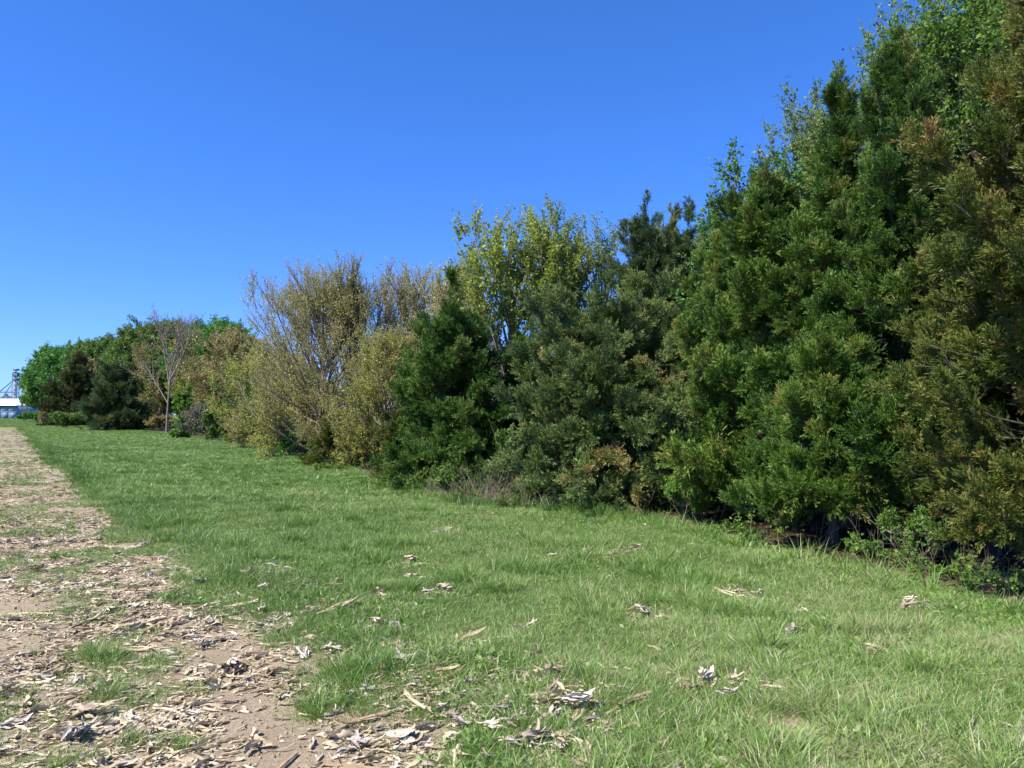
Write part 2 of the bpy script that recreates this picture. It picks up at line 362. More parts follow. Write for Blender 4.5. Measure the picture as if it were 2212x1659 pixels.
# ------------------------------------------------------------------ scatter: one mesh holds the sources and the points, its modifier instances them
def scatter(name, sources, P, rot, scl, idx, itint, mats, label=None, cat=None, parent=None, fixed=()):
    """sources: list of group lists; P (N,3); rot (N,3) euler; scl (N,); idx (N,)"""
    groups, src = [], []
    for k, gl in enumerate(sources):
        for g in gl: groups.append(g); src.append(np.full(len(g[0]), k))
    for g in fixed: groups.append(g); src.append(np.full(len(g[0]), -2))
    nsrc = sum(len(g[0]) for g in groups)
    v = np.concatenate([g[0] for g in groups]); n0 = len(v)
    # loose points are appended through a second build step
    allg = groups
    src = np.concatenate(src + [np.full(len(P), -1)])
    vs = np.concatenate([v, P]).astype(np.float32)
    ls, lt, mi, ti, off = [], [], [], [], 0
    for g in allg:
        f = np.asarray(g[1]); ls.append((f + off).ravel()); lt.append(np.full(len(f), f.shape[1])); mi.append(np.full(len(f), g[2]))
        ti.append(np.broadcast_to(np.asarray(g[3], np.float32), (len(g[0]),))); off += len(g[0])
    l = np.concatenate(ls); lt = np.concatenate(lt); mi = np.concatenate(mi)
    me = bpy.data.meshes.new(name); me.vertices.add(len(vs)); me.vertices.foreach_set('co', vs.ravel())
    me.loops.add(len(l)); me.loops.foreach_set('vertex_index', l.astype(np.int32))
    me.polygons.add(len(lt)); me.polygons.foreach_set('loop_start', np.concatenate([[0], np.cumsum(lt)[:-1]]).astype(np.int32))
    me.polygons.foreach_set('material_index', mi.astype(np.int32)); me.polygons.foreach_set('use_smooth', np.ones(len(lt), bool))
    Z = lambda a, w=1: np.concatenate([np.zeros((n0, w)) if w > 1 else np.zeros(n0), a]).astype(np.float32)
    def A(k, ty, arr, key='value'):
        a = me.attributes.new(k, ty, 'POINT'); a.data.foreach_set(key, np.ascontiguousarray(arr).ravel())
    A('tint', 'FLOAT', np.concatenate(ti + [np.zeros(len(P))]).astype(np.float32))
    A('src', 'INT', src.astype(np.int32)); A('pick', 'INT', np.concatenate([np.full(n0, -1), idx]).astype(np.int32))
    A('rot', 'FLOAT_VECTOR', Z(rot, 3), 'vector'); A('scl', 'FLOAT', Z(scl)); A('itint', 'FLOAT', Z(itint))
    for m in mats: me.materials.append(m)
    me.update(calc_edges=True)
    o = bpy.data.objects.new(name, me); COL.objects.link(o); tag(o, label, cat, kind='stuff')
    if parent is not None: o.parent = parent
    g = bpy.data.node_groups.new(name, 'GeometryNodeTree')
    g.interface.new_socket('Geometry', in_out='INPUT', socket_type='NodeSocketGeometry'); g.interface.new_socket('Geometry', in_out='OUTPUT', socket_type='NodeSocketGeometry')
    N, L = g.nodes, g.links; gi = N.new('NodeGroupInput'); go = N.new('NodeGroupOutput'); jn = N.new('GeometryNodeJoinGeometry')
    def attr(nm, ty):
        a = N.new('GeometryNodeInputNamedAttribute'); a.data_type = ty; a.inputs['Name'].default_value = nm; return a.outputs['Attribute']
    def eq(nm, val):
        c = N.new('FunctionNodeCompare'); c.data_type = 'INT'; c.operation = 'EQUAL'; L.new(attr(nm, 'INT'), c.inputs[2]); c.inputs[3].default_value = val; return c.outputs[0]
    for k in range(len(sources)):
        s1 = N.new('GeometryNodeSeparateGeometry'); s1.domain = 'POINT'; L.new(gi.outputs[0], s1.inputs[0]); L.new(eq('src', k), s1.inputs[1])
        s2 = N.new('GeometryNodeSeparateGeometry'); s2.domain = 'POINT'; L.new(gi.outputs[0], s2.inputs[0]); L.new(eq('pick', k), s2.inputs[1])
        ip = N.new('GeometryNodeInstanceOnPoints'); L.new(s2.outputs[0], ip.inputs['Points']); L.new(s1.outputs[0], ip.inputs['Instance'])
        L.new(attr('rot', 'FLOAT_VECTOR'), ip.inputs['Rotation']); L.new(attr('scl', 'FLOAT'), ip.inputs['Scale']); L.new(ip.outputs[0], jn.inputs[0])
    if fixed:
        s3 = N.new('GeometryNodeSeparateGeometry'); s3.domain = 'POINT'; L.new(gi.outputs[0], s3.inputs[0]); L.new(eq('src', -2), s3.inputs[1]); L.new(s3.outputs[0], jn.inputs[0])
    L.new(jn.outputs[0], go.inputs[0])
    md = o.modifiers.new('scatter', 'NODES'); md.node_group = g
    return o

def blades(rng, n, hmin, hmax, w, spread, lean, foot, mat, t0=.35, tsd=.18, segs=3):
    a = rng.random(n) * 2 * math.pi; r = foot * np.sqrt(rng.random(n))
    P = np.stack([np.cos(a) * r, np.sin(a) * r, np.full(n, -.01)], 1)
    az = a + rng.normal(size=n) * .9
    h = hmin + (hmax - hmin) * rng.random(n); ln = np.abs(rng.normal(size=n)) * spread + lean
    D = np.stack([np.cos(az) * ln, np.sin(az) * ln, np.ones(n)], 1); D = nrm(D)
    B = np.stack([np.cos(az), np.sin(az), -np.ones(n) * .6], 1) * (.15 + .45 * rng.random(n))[:, None]
    A = Ax(P, D, h, B)
    side = nrm(np.cross(D, np.array([[0, 0, 1.]])) + 1e-6 + rng.normal(size=(n, 3)) * .5); side[:, 2] *= .3
    ww = w * (.6 + .8 * rng.random(n))
    rows = []
    for k in range(segs + 1):
        t = np.full(n, k / segs); c = A.pos(np.arange(n), t); wd = (ww * (1 - (k / segs) ** 2.2) * .5 + .0004)[:, None]
        rows += [c - side * wd, c + side * wd]
    v = np.stack(rows, 1).reshape(-1, 3); R = 2 * (segs + 1)
    f = np.array([[2 * k, 2 * k + 1, 2 * k + 3, 2 * k + 2] for k in range(segs)])[None] + (np.arange(n) * R)[:, None, None]
    tn = np.repeat(np.clip(t0 + tsd * rng.normal(size=n), 0, 1), R) + np.tile(np.repeat(np.linspace(-.06, .12, segs + 1), 2), n)
    return v, f.reshape(-1, 4), mat, tn

def frustum_points(rng, n, z0, z1, pw, margin=1.6):
    """random ground points with density falling as depth^-pw"""
    u = rng.random(n); q = 2 - pw
    z = (z0 ** q + u * (z1 ** q - z0 ** q)) ** (1 / q) if abs(q) > 1e-3 else z0 * (z1 / z0) ** u
    hw = z * .70 + margin
    x = (rng.random(n) * 2 - 1) * hw
    return x, z

def make_grass():
    rng = np.random.default_rng(11)
    src = [[blades(rng, 16, .05, .12, .0042, .5, .15, .055, 0)],
           [blades(rng, 14, .06, .15, .0045, .4, .10, .05, 0, .45)],
           [blades(rng, 22, .03, .08, .0040, .8, .25, .07, 0, .5)],
           [blades(rng, 26, .10, .24, .0052, .35, .08, .05, 0, .35)],            # tussock
           [blades(rng, 9, .04, .11, .0040, 1.0, .5, .06, 1, .5)],               # dead straw
           [blades(rng, 14, .16, .40, .0075, .35, .1, .07, 0, .3, .12, 4)],       # tall edge grass
           [blades(rng, 60, .06, .16, .014, .45, .15, .22, 0, .4, .15, 2)],       # coarse far tuft
           [leaves_quad(rng, np.repeat(np.array([[0, 0, .015]]), 14, 0) + rng.normal(size=(14, 3)) * [.03, .03, .006], np.stack([np.cos(np.arange(14) * 2.4), np.sin(np.arange(14) * 2.4), .25 + .5 * rng.random(14)], 1), .035 + .03 * rng.random(14), .02 + .012 * rng.random(14), .55 + .1 * rng.normal(size=14), 0)],
           ]
    x, z = frustum_points(rng, 330000, 2.7, 14, .9)
    x2, z2 = frustum_points(rng, 140000, 14, 45, 1.3, 3)
    x3, z3 = frustum_points(rng, 110000, 45, 420, 1.7, 6)
    X = np.concatenate([x, x2, x3]); Y = np.concatenate([z, z2, z3])
    g = grass_cover(X, Y); td = tree_d(X, Y)
    keep = (rng.random(len(X)) < g) & (td < .08 + .3 * rng.random(len(X)) - .3 * (Y < 11.5))
    keep &= ~((Y < 14) & (rng.random(len(X)) > .52 + .3 * sst(14, 6, Y)))
    X, Y, td, g = X[keep], Y[keep], td[keep], g[keep]; n = len(X)
    r = rng.random(n); idx = np.where(r < .30, 0, np.where(r < .48, 1, np.where(r < .86 - .08 * sst(8, 4, Y), 2, 4)))
    tus = (vnoise(X, Y, 2.3) > .80) & (rng.random(n) < .25); idx = np.where(tus & (idx != 4), 3, idx)
    weed = (rng.random(n) < .05 * (vnoise(X, Y, 1.3) > .55)) | ((td > -.5) & (rng.random(n) < .12)); idx = np.where(weed, 7, idx)
    e = edge_d(X, Y)
    near_ex = (mound(X, Y, EXTRA_GRASS) > .6) & (rng.random(n) < .3); idx = np.where(near_ex, 3, idx)
    tall = (td > -.35) & (rng.random(n) < .02 + .08 * (Y > 11)) & (Y < 60); idx = np.where(tall, 5, idx)
    far = (Y > 12) & (rng.random(n) < sst(12, 26, Y)); idx = np.where(far, 6, idx)
    big = .75 + .5 * vnoise(X, Y, .9) + .25 * sst(.0, .5, e) * sst(1.2, .6, e) - .12 * sst(8, 4, Y)
    scl = .88 * big * (.75 + .5 * rng.random(n)) * np.where(idx == 6, .8 + .35 * sst(25, 120, Y), 1) * np.where(e < -.2, .7, 1)
    scl = np.where(idx == 6, np.minimum(scl, 1.3), scl)
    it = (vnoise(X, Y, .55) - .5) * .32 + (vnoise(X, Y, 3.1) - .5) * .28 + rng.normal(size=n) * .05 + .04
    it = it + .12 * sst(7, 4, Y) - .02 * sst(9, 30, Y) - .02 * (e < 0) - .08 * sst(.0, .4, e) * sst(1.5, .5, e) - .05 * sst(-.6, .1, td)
    rot = np.stack([rng.normal(size=n) * .12, rng.normal(size=n) * .12, rng.random(n) * 6.283], 1)
    P = np.stack([X, Y, hgt(X, Y)], 1)
    print('grass tufts', n)
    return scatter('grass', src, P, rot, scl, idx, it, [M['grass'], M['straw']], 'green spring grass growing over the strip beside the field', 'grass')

# corn residue
def leaf_strip(rng, L, w, curl, twist, wave, nseg=7, nw=3, cup=.5):
    """one papery curled corn leaf or husk blade along +X"""
    v = []
    for i in range(nseg + 1):
        t = i / nseg; ang = curl * (t - .3)
        cx = L * (math.sin(ang) / curl if abs(curl) > .05 else t - .3); cz = L * ((1 - math.cos(ang)) / curl if abs(curl) > .05 else 0)
        wd = w * (.35 + .65 * math.sin(math.pi * min(1, .12 + t * .9)) ** .7) * (1 + .15 * rng.normal() * .5)
        tw = twist * (t - .4); off = wave * math.sin(t * 7 + rng.random())
        for j in range(nw + 1):
            s = (j / nw - .5); yy = s * wd; zz = cup * wd * (s * s * 2.2 - .3) + .0025 * rng.normal()
            y2 = yy * math.cos(tw) - zz * math.sin(tw); z2 = yy * math.sin(tw) + zz * math.cos(tw)
            v.append((cx + .002 * rng.normal(), y2 + off, cz + z2))
    f = [[i * (nw + 1) + j, (i + 1) * (nw + 1) + j, (i + 1) * (nw + 1) + j + 1, i * (nw + 1) + j + 1] for i in range(nseg) for j in range(nw)]
    return np.array(v), np.array(f)

def xform(v, rx, ry, rz, loc=(0, 0, 0)):
    cx, sx, cy, sy, cz, sz = math.cos(rx), math.sin(rx), math.cos(ry), math.sin(ry), math.cos(rz), math.sin(rz)
    R = np.array([[cz, -sz, 0], [sz, cz, 0], [0, 0, 1]]) @ np.array([[cy, 0, sy], [0, 1, 0], [-sy, 0, cy]]) @ np.array([[1, 0, 0], [0, cx, -sx], [0, sx, cx]])
    return v @ R.T + np.array(loc)

def husk_groups(rng, nl, L, w, fan, mat=0):
    gl = []
    for k in range(nl):
        v, f = leaf_strip(rng, L * (.7 + .5 * rng.random()), w * (.7 + .6 * rng.random()), rng.normal() * .7, rng.normal() * .9, .008, cup=.2 + .6 * rng.random())
        v = xform(v, rng.normal() * .45, -abs(rng.normal()) * .10, rng.normal() * fan, (rng.normal() * .022, rng.normal() * .018, .008 + .005 * k))
        gl.append((v, f, mat, .5))
    return gl

def stalk_groups(rng, L, r, mat=0, split=True):
    n = 9; sides = 7; v = []
    b = rng.normal() * .03
    for i in range(n + 1):
        t = i / n; rr = r * (1 - .15 * t) * (1.22 if i in (2, 6) else 1) * (1 + .05 * rng.normal())
        for s in range(sides):
            a = 2 * math.pi * s / sides; v.append((L * (t - .5), rr * math.cos(a) + b * math.sin(t * 3), rr * .8 * math.sin(a) + rr * .8))
    f = [[i * sides + s, i * sides + (s + 1) % sides, (i + 1) * sides + (s + 1) % sides, (i + 1) * sides + s] for i in range(n) for s in range(sides)]
    gl = [(np.array(v), np.array(f), mat, .5)]
    c = [list(v[0]), list(v[-1])]
    for e, base in ((0, 0), (1, n * sides)):
        cv = np.array([v[base + s] for s in range(sides)]); cen = cv.mean(0) * 1.0
        vv = np.vstack([cv, cen]); ff = np.array([[s, (s + 1) % sides, sides] for s in range(sides)])
        gl.append((vv, ff, mat, .2))
    if split:
        for k in range(2):
            vv, f2 = leaf_strip(rng, L * .6, .018, rng.normal() * .8, rng.normal(), .004, 5, 2)
            gl.append((xform(vv, rng.normal() * .5, -.15, rng.normal() * .3, (L * .3 * rng.normal(), 0, r)), f2, mat, .6))
    return gl

def make_litter():
    rng = np.random.default_rng(23)
    src = []
    for k in range(4):
        v, f = leaf_strip(rng, .09 + .05 * rng.random(), .022, rng.normal() * .9, rng.normal() * .8, .004, 5, 2); v[:, 2] += .008; src.append([(v, f, 0, .45)])
    for k in range(3):
        v, f = leaf_strip(rng, .04, .02, rng.normal() * .8, rng.normal() * .7, .002, 3, 2); v[:, 2] += .005; src.append([(v, f, 0, .5)])
    src.append(stalk_groups(rng, .10, .006, 0, False))
    v, f = leaf_strip(rng, .17, .007, .7, .9, .01, 6, 1); v[:, 2] += .008; src.append([(v, f, 0, .5)])
    src.append([g[:3] + (.4,) for g in husk_groups(rng, 3, .11, .035, .6)])
    x, z = frustum_points(rng, 150000, 2.7, 12, .9)
    x2, z2 = frustum_points(rng, 420000, 12, 80, 1.6, 2)
    X = np.concatenate([x, x2]); Y = np.concatenate([z, z2])
    e = edge_d(X, Y)
    clump = .35 + .65 * sst(.35, .6, vnoise(X, Y, 1.4) * .5 + vnoise(X, Y, 4.2) * .5)
    d = sst(.35, -.3, e) * clump
    d = np.maximum(d, .95 * mound(X, Y, LITTER_SPOTS) ** 1.5 * (.4 + .6 * sst(.4, .6, vnoise(X, Y, 6))))
    d = np.maximum(d, .45 * sst(6.2, 4, Y) * sst(1.9, .3, e) * sst(.42, .62, vnoise(X, Y, 3)))
    d = np.maximum(d, .015 * sst(25, 6, Y) * (tree_d(X, Y) < -.2) * (Y < 25))
    d = d * (1 - .88 * np.clip(mound(X, Y, BARE) * 1.4, 0, 1))
    keep = rng.random(len(X)) < d; X, Y = X[keep], Y[keep]; n = len(X)
    r = rng.random(n); idx = np.where(r < .46, (r / .115).astype(int), np.where(r < .84, 4 + ((r - .46) / .1267).astype(int), np.where(r < .88, 7, np.where(r < .96, 8, 9))))
    scl = (.42 + .68 * rng.random(n) ** 1.7) * (1 + .5 * sst(12, 40, Y))
    az = np.where(rng.random(n) < .55, .35 + rng.normal(size=n) * .35, rng.random(n) * 6.283)
    rot = np.stack([rng.normal(size=n) * .24, rng.normal(size=n) * .08, az], 1)
    it = rng.normal(size=n) * .16 + (vnoise(X, Y, 1.1) - .5) * .2 + .06
    edge = edge_d(X, Y)
    P = np.stack([X, Y, hgt(X, Y) + .004 + .03 * np.clip(edge, 0, .6)], 1)
    print('litter', n)
    return scatter('corn_litter', src, P, rot, scl, idx, it, [M['litter']], 'shredded pale corn leaves and chaff strewn over the field and grass edge', 'litter')

def make_duff():
    rng = np.random.default_rng(31); src = []
    for k in range(3):
        v, f = leaf_strip(rng, .06, .03, rng.normal() * .9, rng.normal() * .7, .002, 3, 2); v[:, 2] += .006; src.append([(v, f, 0, .5)])
    x, z = frustum_points(rng, 26000, 5, 22, .9)
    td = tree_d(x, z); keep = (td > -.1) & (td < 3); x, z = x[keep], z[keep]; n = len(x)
    rot = np.stack([rng.normal(size=n) * .4, rng.normal(size=n) * .3, rng.random(n) * 6.283], 1)
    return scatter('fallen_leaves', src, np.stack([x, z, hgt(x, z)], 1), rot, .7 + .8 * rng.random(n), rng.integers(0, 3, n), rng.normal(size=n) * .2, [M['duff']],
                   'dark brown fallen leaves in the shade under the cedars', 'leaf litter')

# ------------------------------------------------------------------ trees
def eulers(rng, D):
    D = nrm(D); X = perp(rng, D); Y = np.cross(D, X)
    return np.stack([np.arctan2(Y[:, 2], D[:, 2]), -np.arcsin(np.clip(X[:, 2], -1, 1)), np.arctan2(X[:, 1], X[:, 0])], 1)

def unit_axis(rng, b=.12):
    return Ax(np.zeros((1, 3)), np.array([[0, 0, 1.]]), np.ones(1), np.array([[b * rng.normal(), b * rng.normal(), 0]]))

def cedar_sprig(rng):
    A = unit_axis(rng); K, i, t = kids(rng, A, 9, .04, .94, .5, .12, lambda i, t: .44 * (1.1 - .8 * t), up=.1)
    tb = .10 * t + .04 * rng.normal(size=len(t))
    return [leaves_tri(rng, K, 7, 0, 1, .34, .19, .056, tb, .06), leaves_tri(rng, A, 11, .1, 1.02, .32, .22, .058, np.array([.08]), .06), tubes(A, .012, .004, 2, 3, mat=1)]

def leafy_sprig(rng, rl, cl, leafw, tw, k=4):
    A = unit_axis(rng); n = cl; t = (np.arange(n) + .7) / n + rng.normal(size=n) * .05; Pn = A.pos(np.zeros(n, int), np.clip(t, .05, 1.02))
    P = np.repeat(Pn, k, 0) + rng.normal(size=(n * k, 3)) * rl * .35; D = rng.normal(size=P.shape); D[:, 2] += .1; sz = rl * (.6 + .8 * rng.random(len(P)))
    return [leaves_quad(rng, P, D, sz, sz * leafw, .12 * rng.normal(size=len(P))), tubes(A, tw, tw * .5, 2, 3, mat=1)]

def zg(x, y): return float(hgt(np.array(x), np.array(y)))

def cedar(px, Z, top, R, pal, seed, label, nb=190, leaf=.05, n2=9, n3=7, nl=7, squeeze=1., lean=(0, 0), shape=.8, base=.05, open_top=0., clump=1., bark='bark', leaders=None, name='cedar_tree', group='cedars along the hedgerow', low=.8, dead=14, Xoff=0., rnd=0., auto=1., tmax=1.):
    rng = np.random.default_rng(seed)
    x, y, zt = at(px, top, Z); x += Xoff
    g = zg(x, y); H = zt - g
    root = empty(name, (x, y, g), label, 'tree', group)
    tr = Ax(np.array([[0, 0, -.1]]), np.array([[lean[0], lean[1], 1.]]), np.array([H * .93 * min(1, tmax + .05) + .1]), np.array([[0, 0, 0.]]))
    # limbs
    t = base + (tmax - base) * rng.random(nb) ** 1.12; t = np.sort(t)
    az = rng.random(nb) * 6.283
    env = np.where(t < .22, low + (1 - low) * t / .22, np.clip((1 - t) / .78, 0, 1) ** shape)
    env = env * (1 - rnd) + rnd * np.clip(1 - t ** 2.4, 0, 1) ** .62 * np.where(t < .12, low + (1 - low) * t / .12, 1)
    lump = 1 + .28 * np.sin(az * 2 + seed) * np.sin(t * 9 + seed * 1.7) + .26 * np.sin(az * 5 + t * 17 + seed)
    el = np.radians(np.clip(-2 + 62 * t ** 1.6 + rng.normal(size=nb) * 12, -14 if base < .1 else -3, 82))
    L = R * env * lump * (.58 + .55 * rng.random(nb)) / np.maximum(np.cos(el), .45) * (1 - .25 * t * (1 - rnd)) + .10
    tk = 1 / min(1, tmax + .05); P = tr.pos(np.zeros(nb, int), np.clip((t - .25 * np.sin(el) * L / H) * tk, .01, 1))
    D = np.stack([np.cos(az) * np.cos(el) * squeeze, np.sin(az) * np.cos(el), np.sin(el)], 1)
    B = rng.normal(size=(nb, 3)) * .05; B[:, 2] += np.where(t < .35, -.10 if base < .1 else .0, .12)
    A1 = Ax(P, D, L, B)
    nl_ = len(leaders or []); leaders = (leaders or []) + [(lean[0] * .5, lean[1] * .5, auto * (.16 * H + .15), .86), (.12, .05, auto * .10 * H, .84), (-.10, .08, auto * .09 * H, .85)]
    if leaders:                                        # ragged extra leaders above the crown
        P2 = tr.pos(np.zeros(len(leaders), int), np.array([l[3] for l in leaders], float))
        D2 = np.array([[l[0], l[1], 1.] for l in leaders]); L2 = np.array([l[2] for l in leaders], float)
        A1 = Ax(np.vstack([A1.P, P2]), np.vstack([A1.D, nrm(D2)]), np.concatenate([A1.L, L2]), np.vstack([A1.B, np.zeros((len(leaders), 3))]))
        t = np.concatenate([t, np.full(len(leaders), .9)]); nb = len(t)
    lf = np.ones(nb); lf[-3:] = (.28, .5, .5); lf[nb - 3 - nl_:nb - 3] = .62
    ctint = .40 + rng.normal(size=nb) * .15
    cnt2 = np.maximum(3, (n2 * (.35 + A1.L / R * .95)).astype(int))
    A2, i2, t2 = kids(rng, A1, cnt2, .28, 1.0, .62, .22, lambda i, t: lf[i] * (.16 + .30 * A1.L[i] / max(R, .5)) * (1.15 - .75 * t) * R ** .5 * .75, up=.26, bend=.14, tp=.7)
    tint2 = ctint[i2] + rng.normal(size=len(i2)) * .10
    A3, i3, t3 = kids(rng, A2, n3, .06, .98, .42, .16, lambda i, t: .23 * (1.1 - .6 * t) * (leaf / .05) ** .6 * np.minimum(1.6, .5 + A2.L[i] / .3), up=.12, bend=0)
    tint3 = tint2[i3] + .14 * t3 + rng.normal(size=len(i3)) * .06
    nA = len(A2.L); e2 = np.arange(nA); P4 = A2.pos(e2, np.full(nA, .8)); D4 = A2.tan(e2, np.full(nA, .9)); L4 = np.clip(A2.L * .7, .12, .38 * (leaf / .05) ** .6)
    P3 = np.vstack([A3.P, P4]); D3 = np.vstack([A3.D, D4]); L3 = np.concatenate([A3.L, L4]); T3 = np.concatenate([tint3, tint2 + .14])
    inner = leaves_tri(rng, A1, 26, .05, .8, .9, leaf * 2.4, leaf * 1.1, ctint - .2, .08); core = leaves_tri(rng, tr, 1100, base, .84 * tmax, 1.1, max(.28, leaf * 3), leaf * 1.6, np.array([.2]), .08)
    GB = [tubes(A1, .006 + .010 * A1.L / max(R, .5), .002, 4, 4), tubes(A2, .004 * (leaf / .05), .0012, 2, 3)] + ([dead_twigs(rng, A1, dead)] if dead else [])
    ends = P3 + D3 * L3[:, None] * .9
    k = fit([(ends,)], H, R, (lean[0] * H * .5, lean[1] * H * .5)); scale_groups([inner, core] + GB, k)
    build('trunk', [(g_[0] * k, *g_[1:]) for g_ in [tubes(tr, .035 * R + .03 * H ** .5, .012, 12, 8)]], [M[bark]], root)
    DL = D3 * L3[:, None] * k; n_ = len(P3)
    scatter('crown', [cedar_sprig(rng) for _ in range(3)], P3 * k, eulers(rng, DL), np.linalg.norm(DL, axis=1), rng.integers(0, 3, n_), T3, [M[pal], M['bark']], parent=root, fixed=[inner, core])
    build('branches', GB, [M[bark], M['bark_grey']], root)
    return root

def fit(G, H, R, c=(0, 0)):
    v = np.concatenate([g[0] for g in G]); z = np.percentile(v[:, 2], 99.93); r = np.percentile(np.hypot(v[:, 0] - c[0], v[:, 1] - c[1]), 97.5)
    return np.array([R / r, R / r, H / z])

def scale_groups(G, k):
    for g in G: g[0][:] = g[0] * k

def dead_twigs(rng, A1, n):
    m = rng.choice(len(A1.L), min(n, len(A1.L)), replace=False); B = A1.sub(m)
    K, i, t = kids(rng, B, 2, .75, 1.0, .5, .3, lambda i, t: np.full(len(i), .28))
    return tubes(K, .006, .002, 3, 4, mat=1)

def broadleaf(px, Z, top, R, pal, seed, label, nl1=26, n2=9, n3=6, cl=4, leaf=.06, fork=.25, el=(20, 80), uptw=.35, Ht=None, cz=.55, bark='bark', twig=.004, name='broadleaf_tree', cat='tree', group=None,
              stems=1, leafw=.6, rz=None, tintbase=.45, inner=0, tr=None, jit=.2, twb='bark_brown', limbt0=.25, base_py=None, squeeze=1., wsd=.08):
    rng = np.random.default_rng(seed)
    x, y, zt = at(px, top, Z); g = zg(x, y); H = (zt - g) if Ht is None else Ht
    root = empty(name, (x, y, g), label, cat, group)
    C = np.array([0, 0, H * cz]); rz = rz or H * (1 - cz); rr = np.array([R * squeeze, R, rz])
    if stems == 1:
        T = Ax(np.array([[0, 0, -.1]]), np.array([[.06 * rng.normal(), .06 * rng.normal(), 1]]), np.array([H * .8]), np.array([[.03 * rng.normal(), 0, 0]]))
    else:
        a = rng.random(stems) * 6.283; s = .15 + .35 * rng.random(stems)
        T = Ax(np.stack([np.cos(a) * R * .12, np.sin(a) * R * .12, np.full(stems, -.1)], 1), np.stack([np.cos(a) * s, np.sin(a) * s, np.ones(stems)], 1), H * (.55 + .2 * rng.random(stems)), np.stack([np.cos(a) * .1, np.sin(a) * .1, np.zeros(stems)], 1))
    tr = tr or (.022 * H if stems == 1 else .009 * H)
    it = rng.integers(0, len(T.L), nl1); tt = fork + (.92 - fork) * rng.random(nl1); P = T.pos(it, tt)
    az = rng.random(nl1) * 6.283 + np.arange(nl1) * 2.4
    e = np.radians(el[0] + (el[1] - el[0]) * np.clip(.15 + .85 * (tt - fork) / (.92 - fork) * .6 + .4 * rng.random(nl1), 0, 1))
    D = np.stack([np.cos(az) * np.cos(e), np.sin(az) * np.cos(e), np.sin(e)], 1)
    q = (P - C) / rr; dd = D / rr                     # distance to the crown's ellipsoid
    a_, b_, c_ = (dd * dd).sum(1), 2 * (q * dd).sum(1), (q * q).sum(1) - 1
    L = (-b_ + np.sqrt(np.maximum(b_ * b_ - 4 * a_ * c_, 0))) / (2 * a_); L = np.clip(L, .15 * R, 3 * H) * (1 - jit + 2 * jit * rng.random(nl1)) * .93
    B = rng.normal(size=(nl1, 3)) * .04; B[:, 2] += .16 * uptw
    A1 = Ax(P, D, L, B)
    ct = tintbase + rng.normal(size=nl1) * wsd
    A2, i2, t2 = kids(rng, A1, n2, limbt0, 1.0, .6, .2, lambda i, t: A1.L[i] * (.62 - .42 * t) + .12 * R, up=uptw, bend=.12 * uptw)
    A3, i3, t3 = kids(rng, A2, n3, .2, 1.0, .6, .25, lambda i, t: A2.L[i] * (.45 - .25 * t) + .05 * R, up=uptw * .7)
    m3 = float(np.median(A3.L)); A3.L = np.clip(A3.L, .6 * m3, 1.5 * m3)
    t3n = ct[i2[i3]] + .06 * rng.normal(size=len(i3)); e2 = np.arange(len(A2.L))
    Ps, Ds, Ls, Ts = [A3.P], [A3.D], [A3.L], [t3n]
    for q in (.45, .7, .92):
        tq = np.full(len(e2), q); Ps.append(A2.pos(e2, tq)); Ds.append(A2.tan(e2, tq) + .5 * rng.normal(size=(len(e2), 3)) * (q < .9)); Ls.append(np.full(len(e2), m3 * .85)); Ts.append(ct[i2])
    P3, D3, L3, T3 = np.vstack(Ps), nrm(np.vstack(Ds)), np.concatenate(Ls), np.concatenate(Ts)
    GT = [tubes(T, tr, tr * .25, 8, 7)]; GB = [tubes(A1, tr * .14 + .008 * L, twig, 5, 4), tubes(A2, twig * 2., twig * .7, 3, 3, mat=1)]
    k = fit([(P3 + D3 * L3[:, None] * .9,)], H, R); scale_groups(GT + GB, k); DL = D3 * L3[:, None] * k; sc_ = np.linalg.norm(DL, axis=1)
    srcs = [leafy_sprig(rng, leaf / m3, cl, leafw, twig * .8 / m3) for _ in range(4)]
    def crown(): scatter('crown', srcs, P3 * k, eulers(rng, DL), sc_, rng.integers(0, 4, len(P3)), T3, [M[pal], M[twb]], parent=root)
    if stems == 1: build('trunk', GT, [M[bark]], root)
    else:
        v, f, m_, t_ = GT[0]; nv, nf = len(v) // stems, len(f) // stems
        for q in range(stems): build('stem', [(v[q * nv:(q + 1) * nv], f[:nf], 0, 0.)], [M[bark]], root)
    crown()
    build('branches', GB, [M[bark], M[twb]], root)
    return root

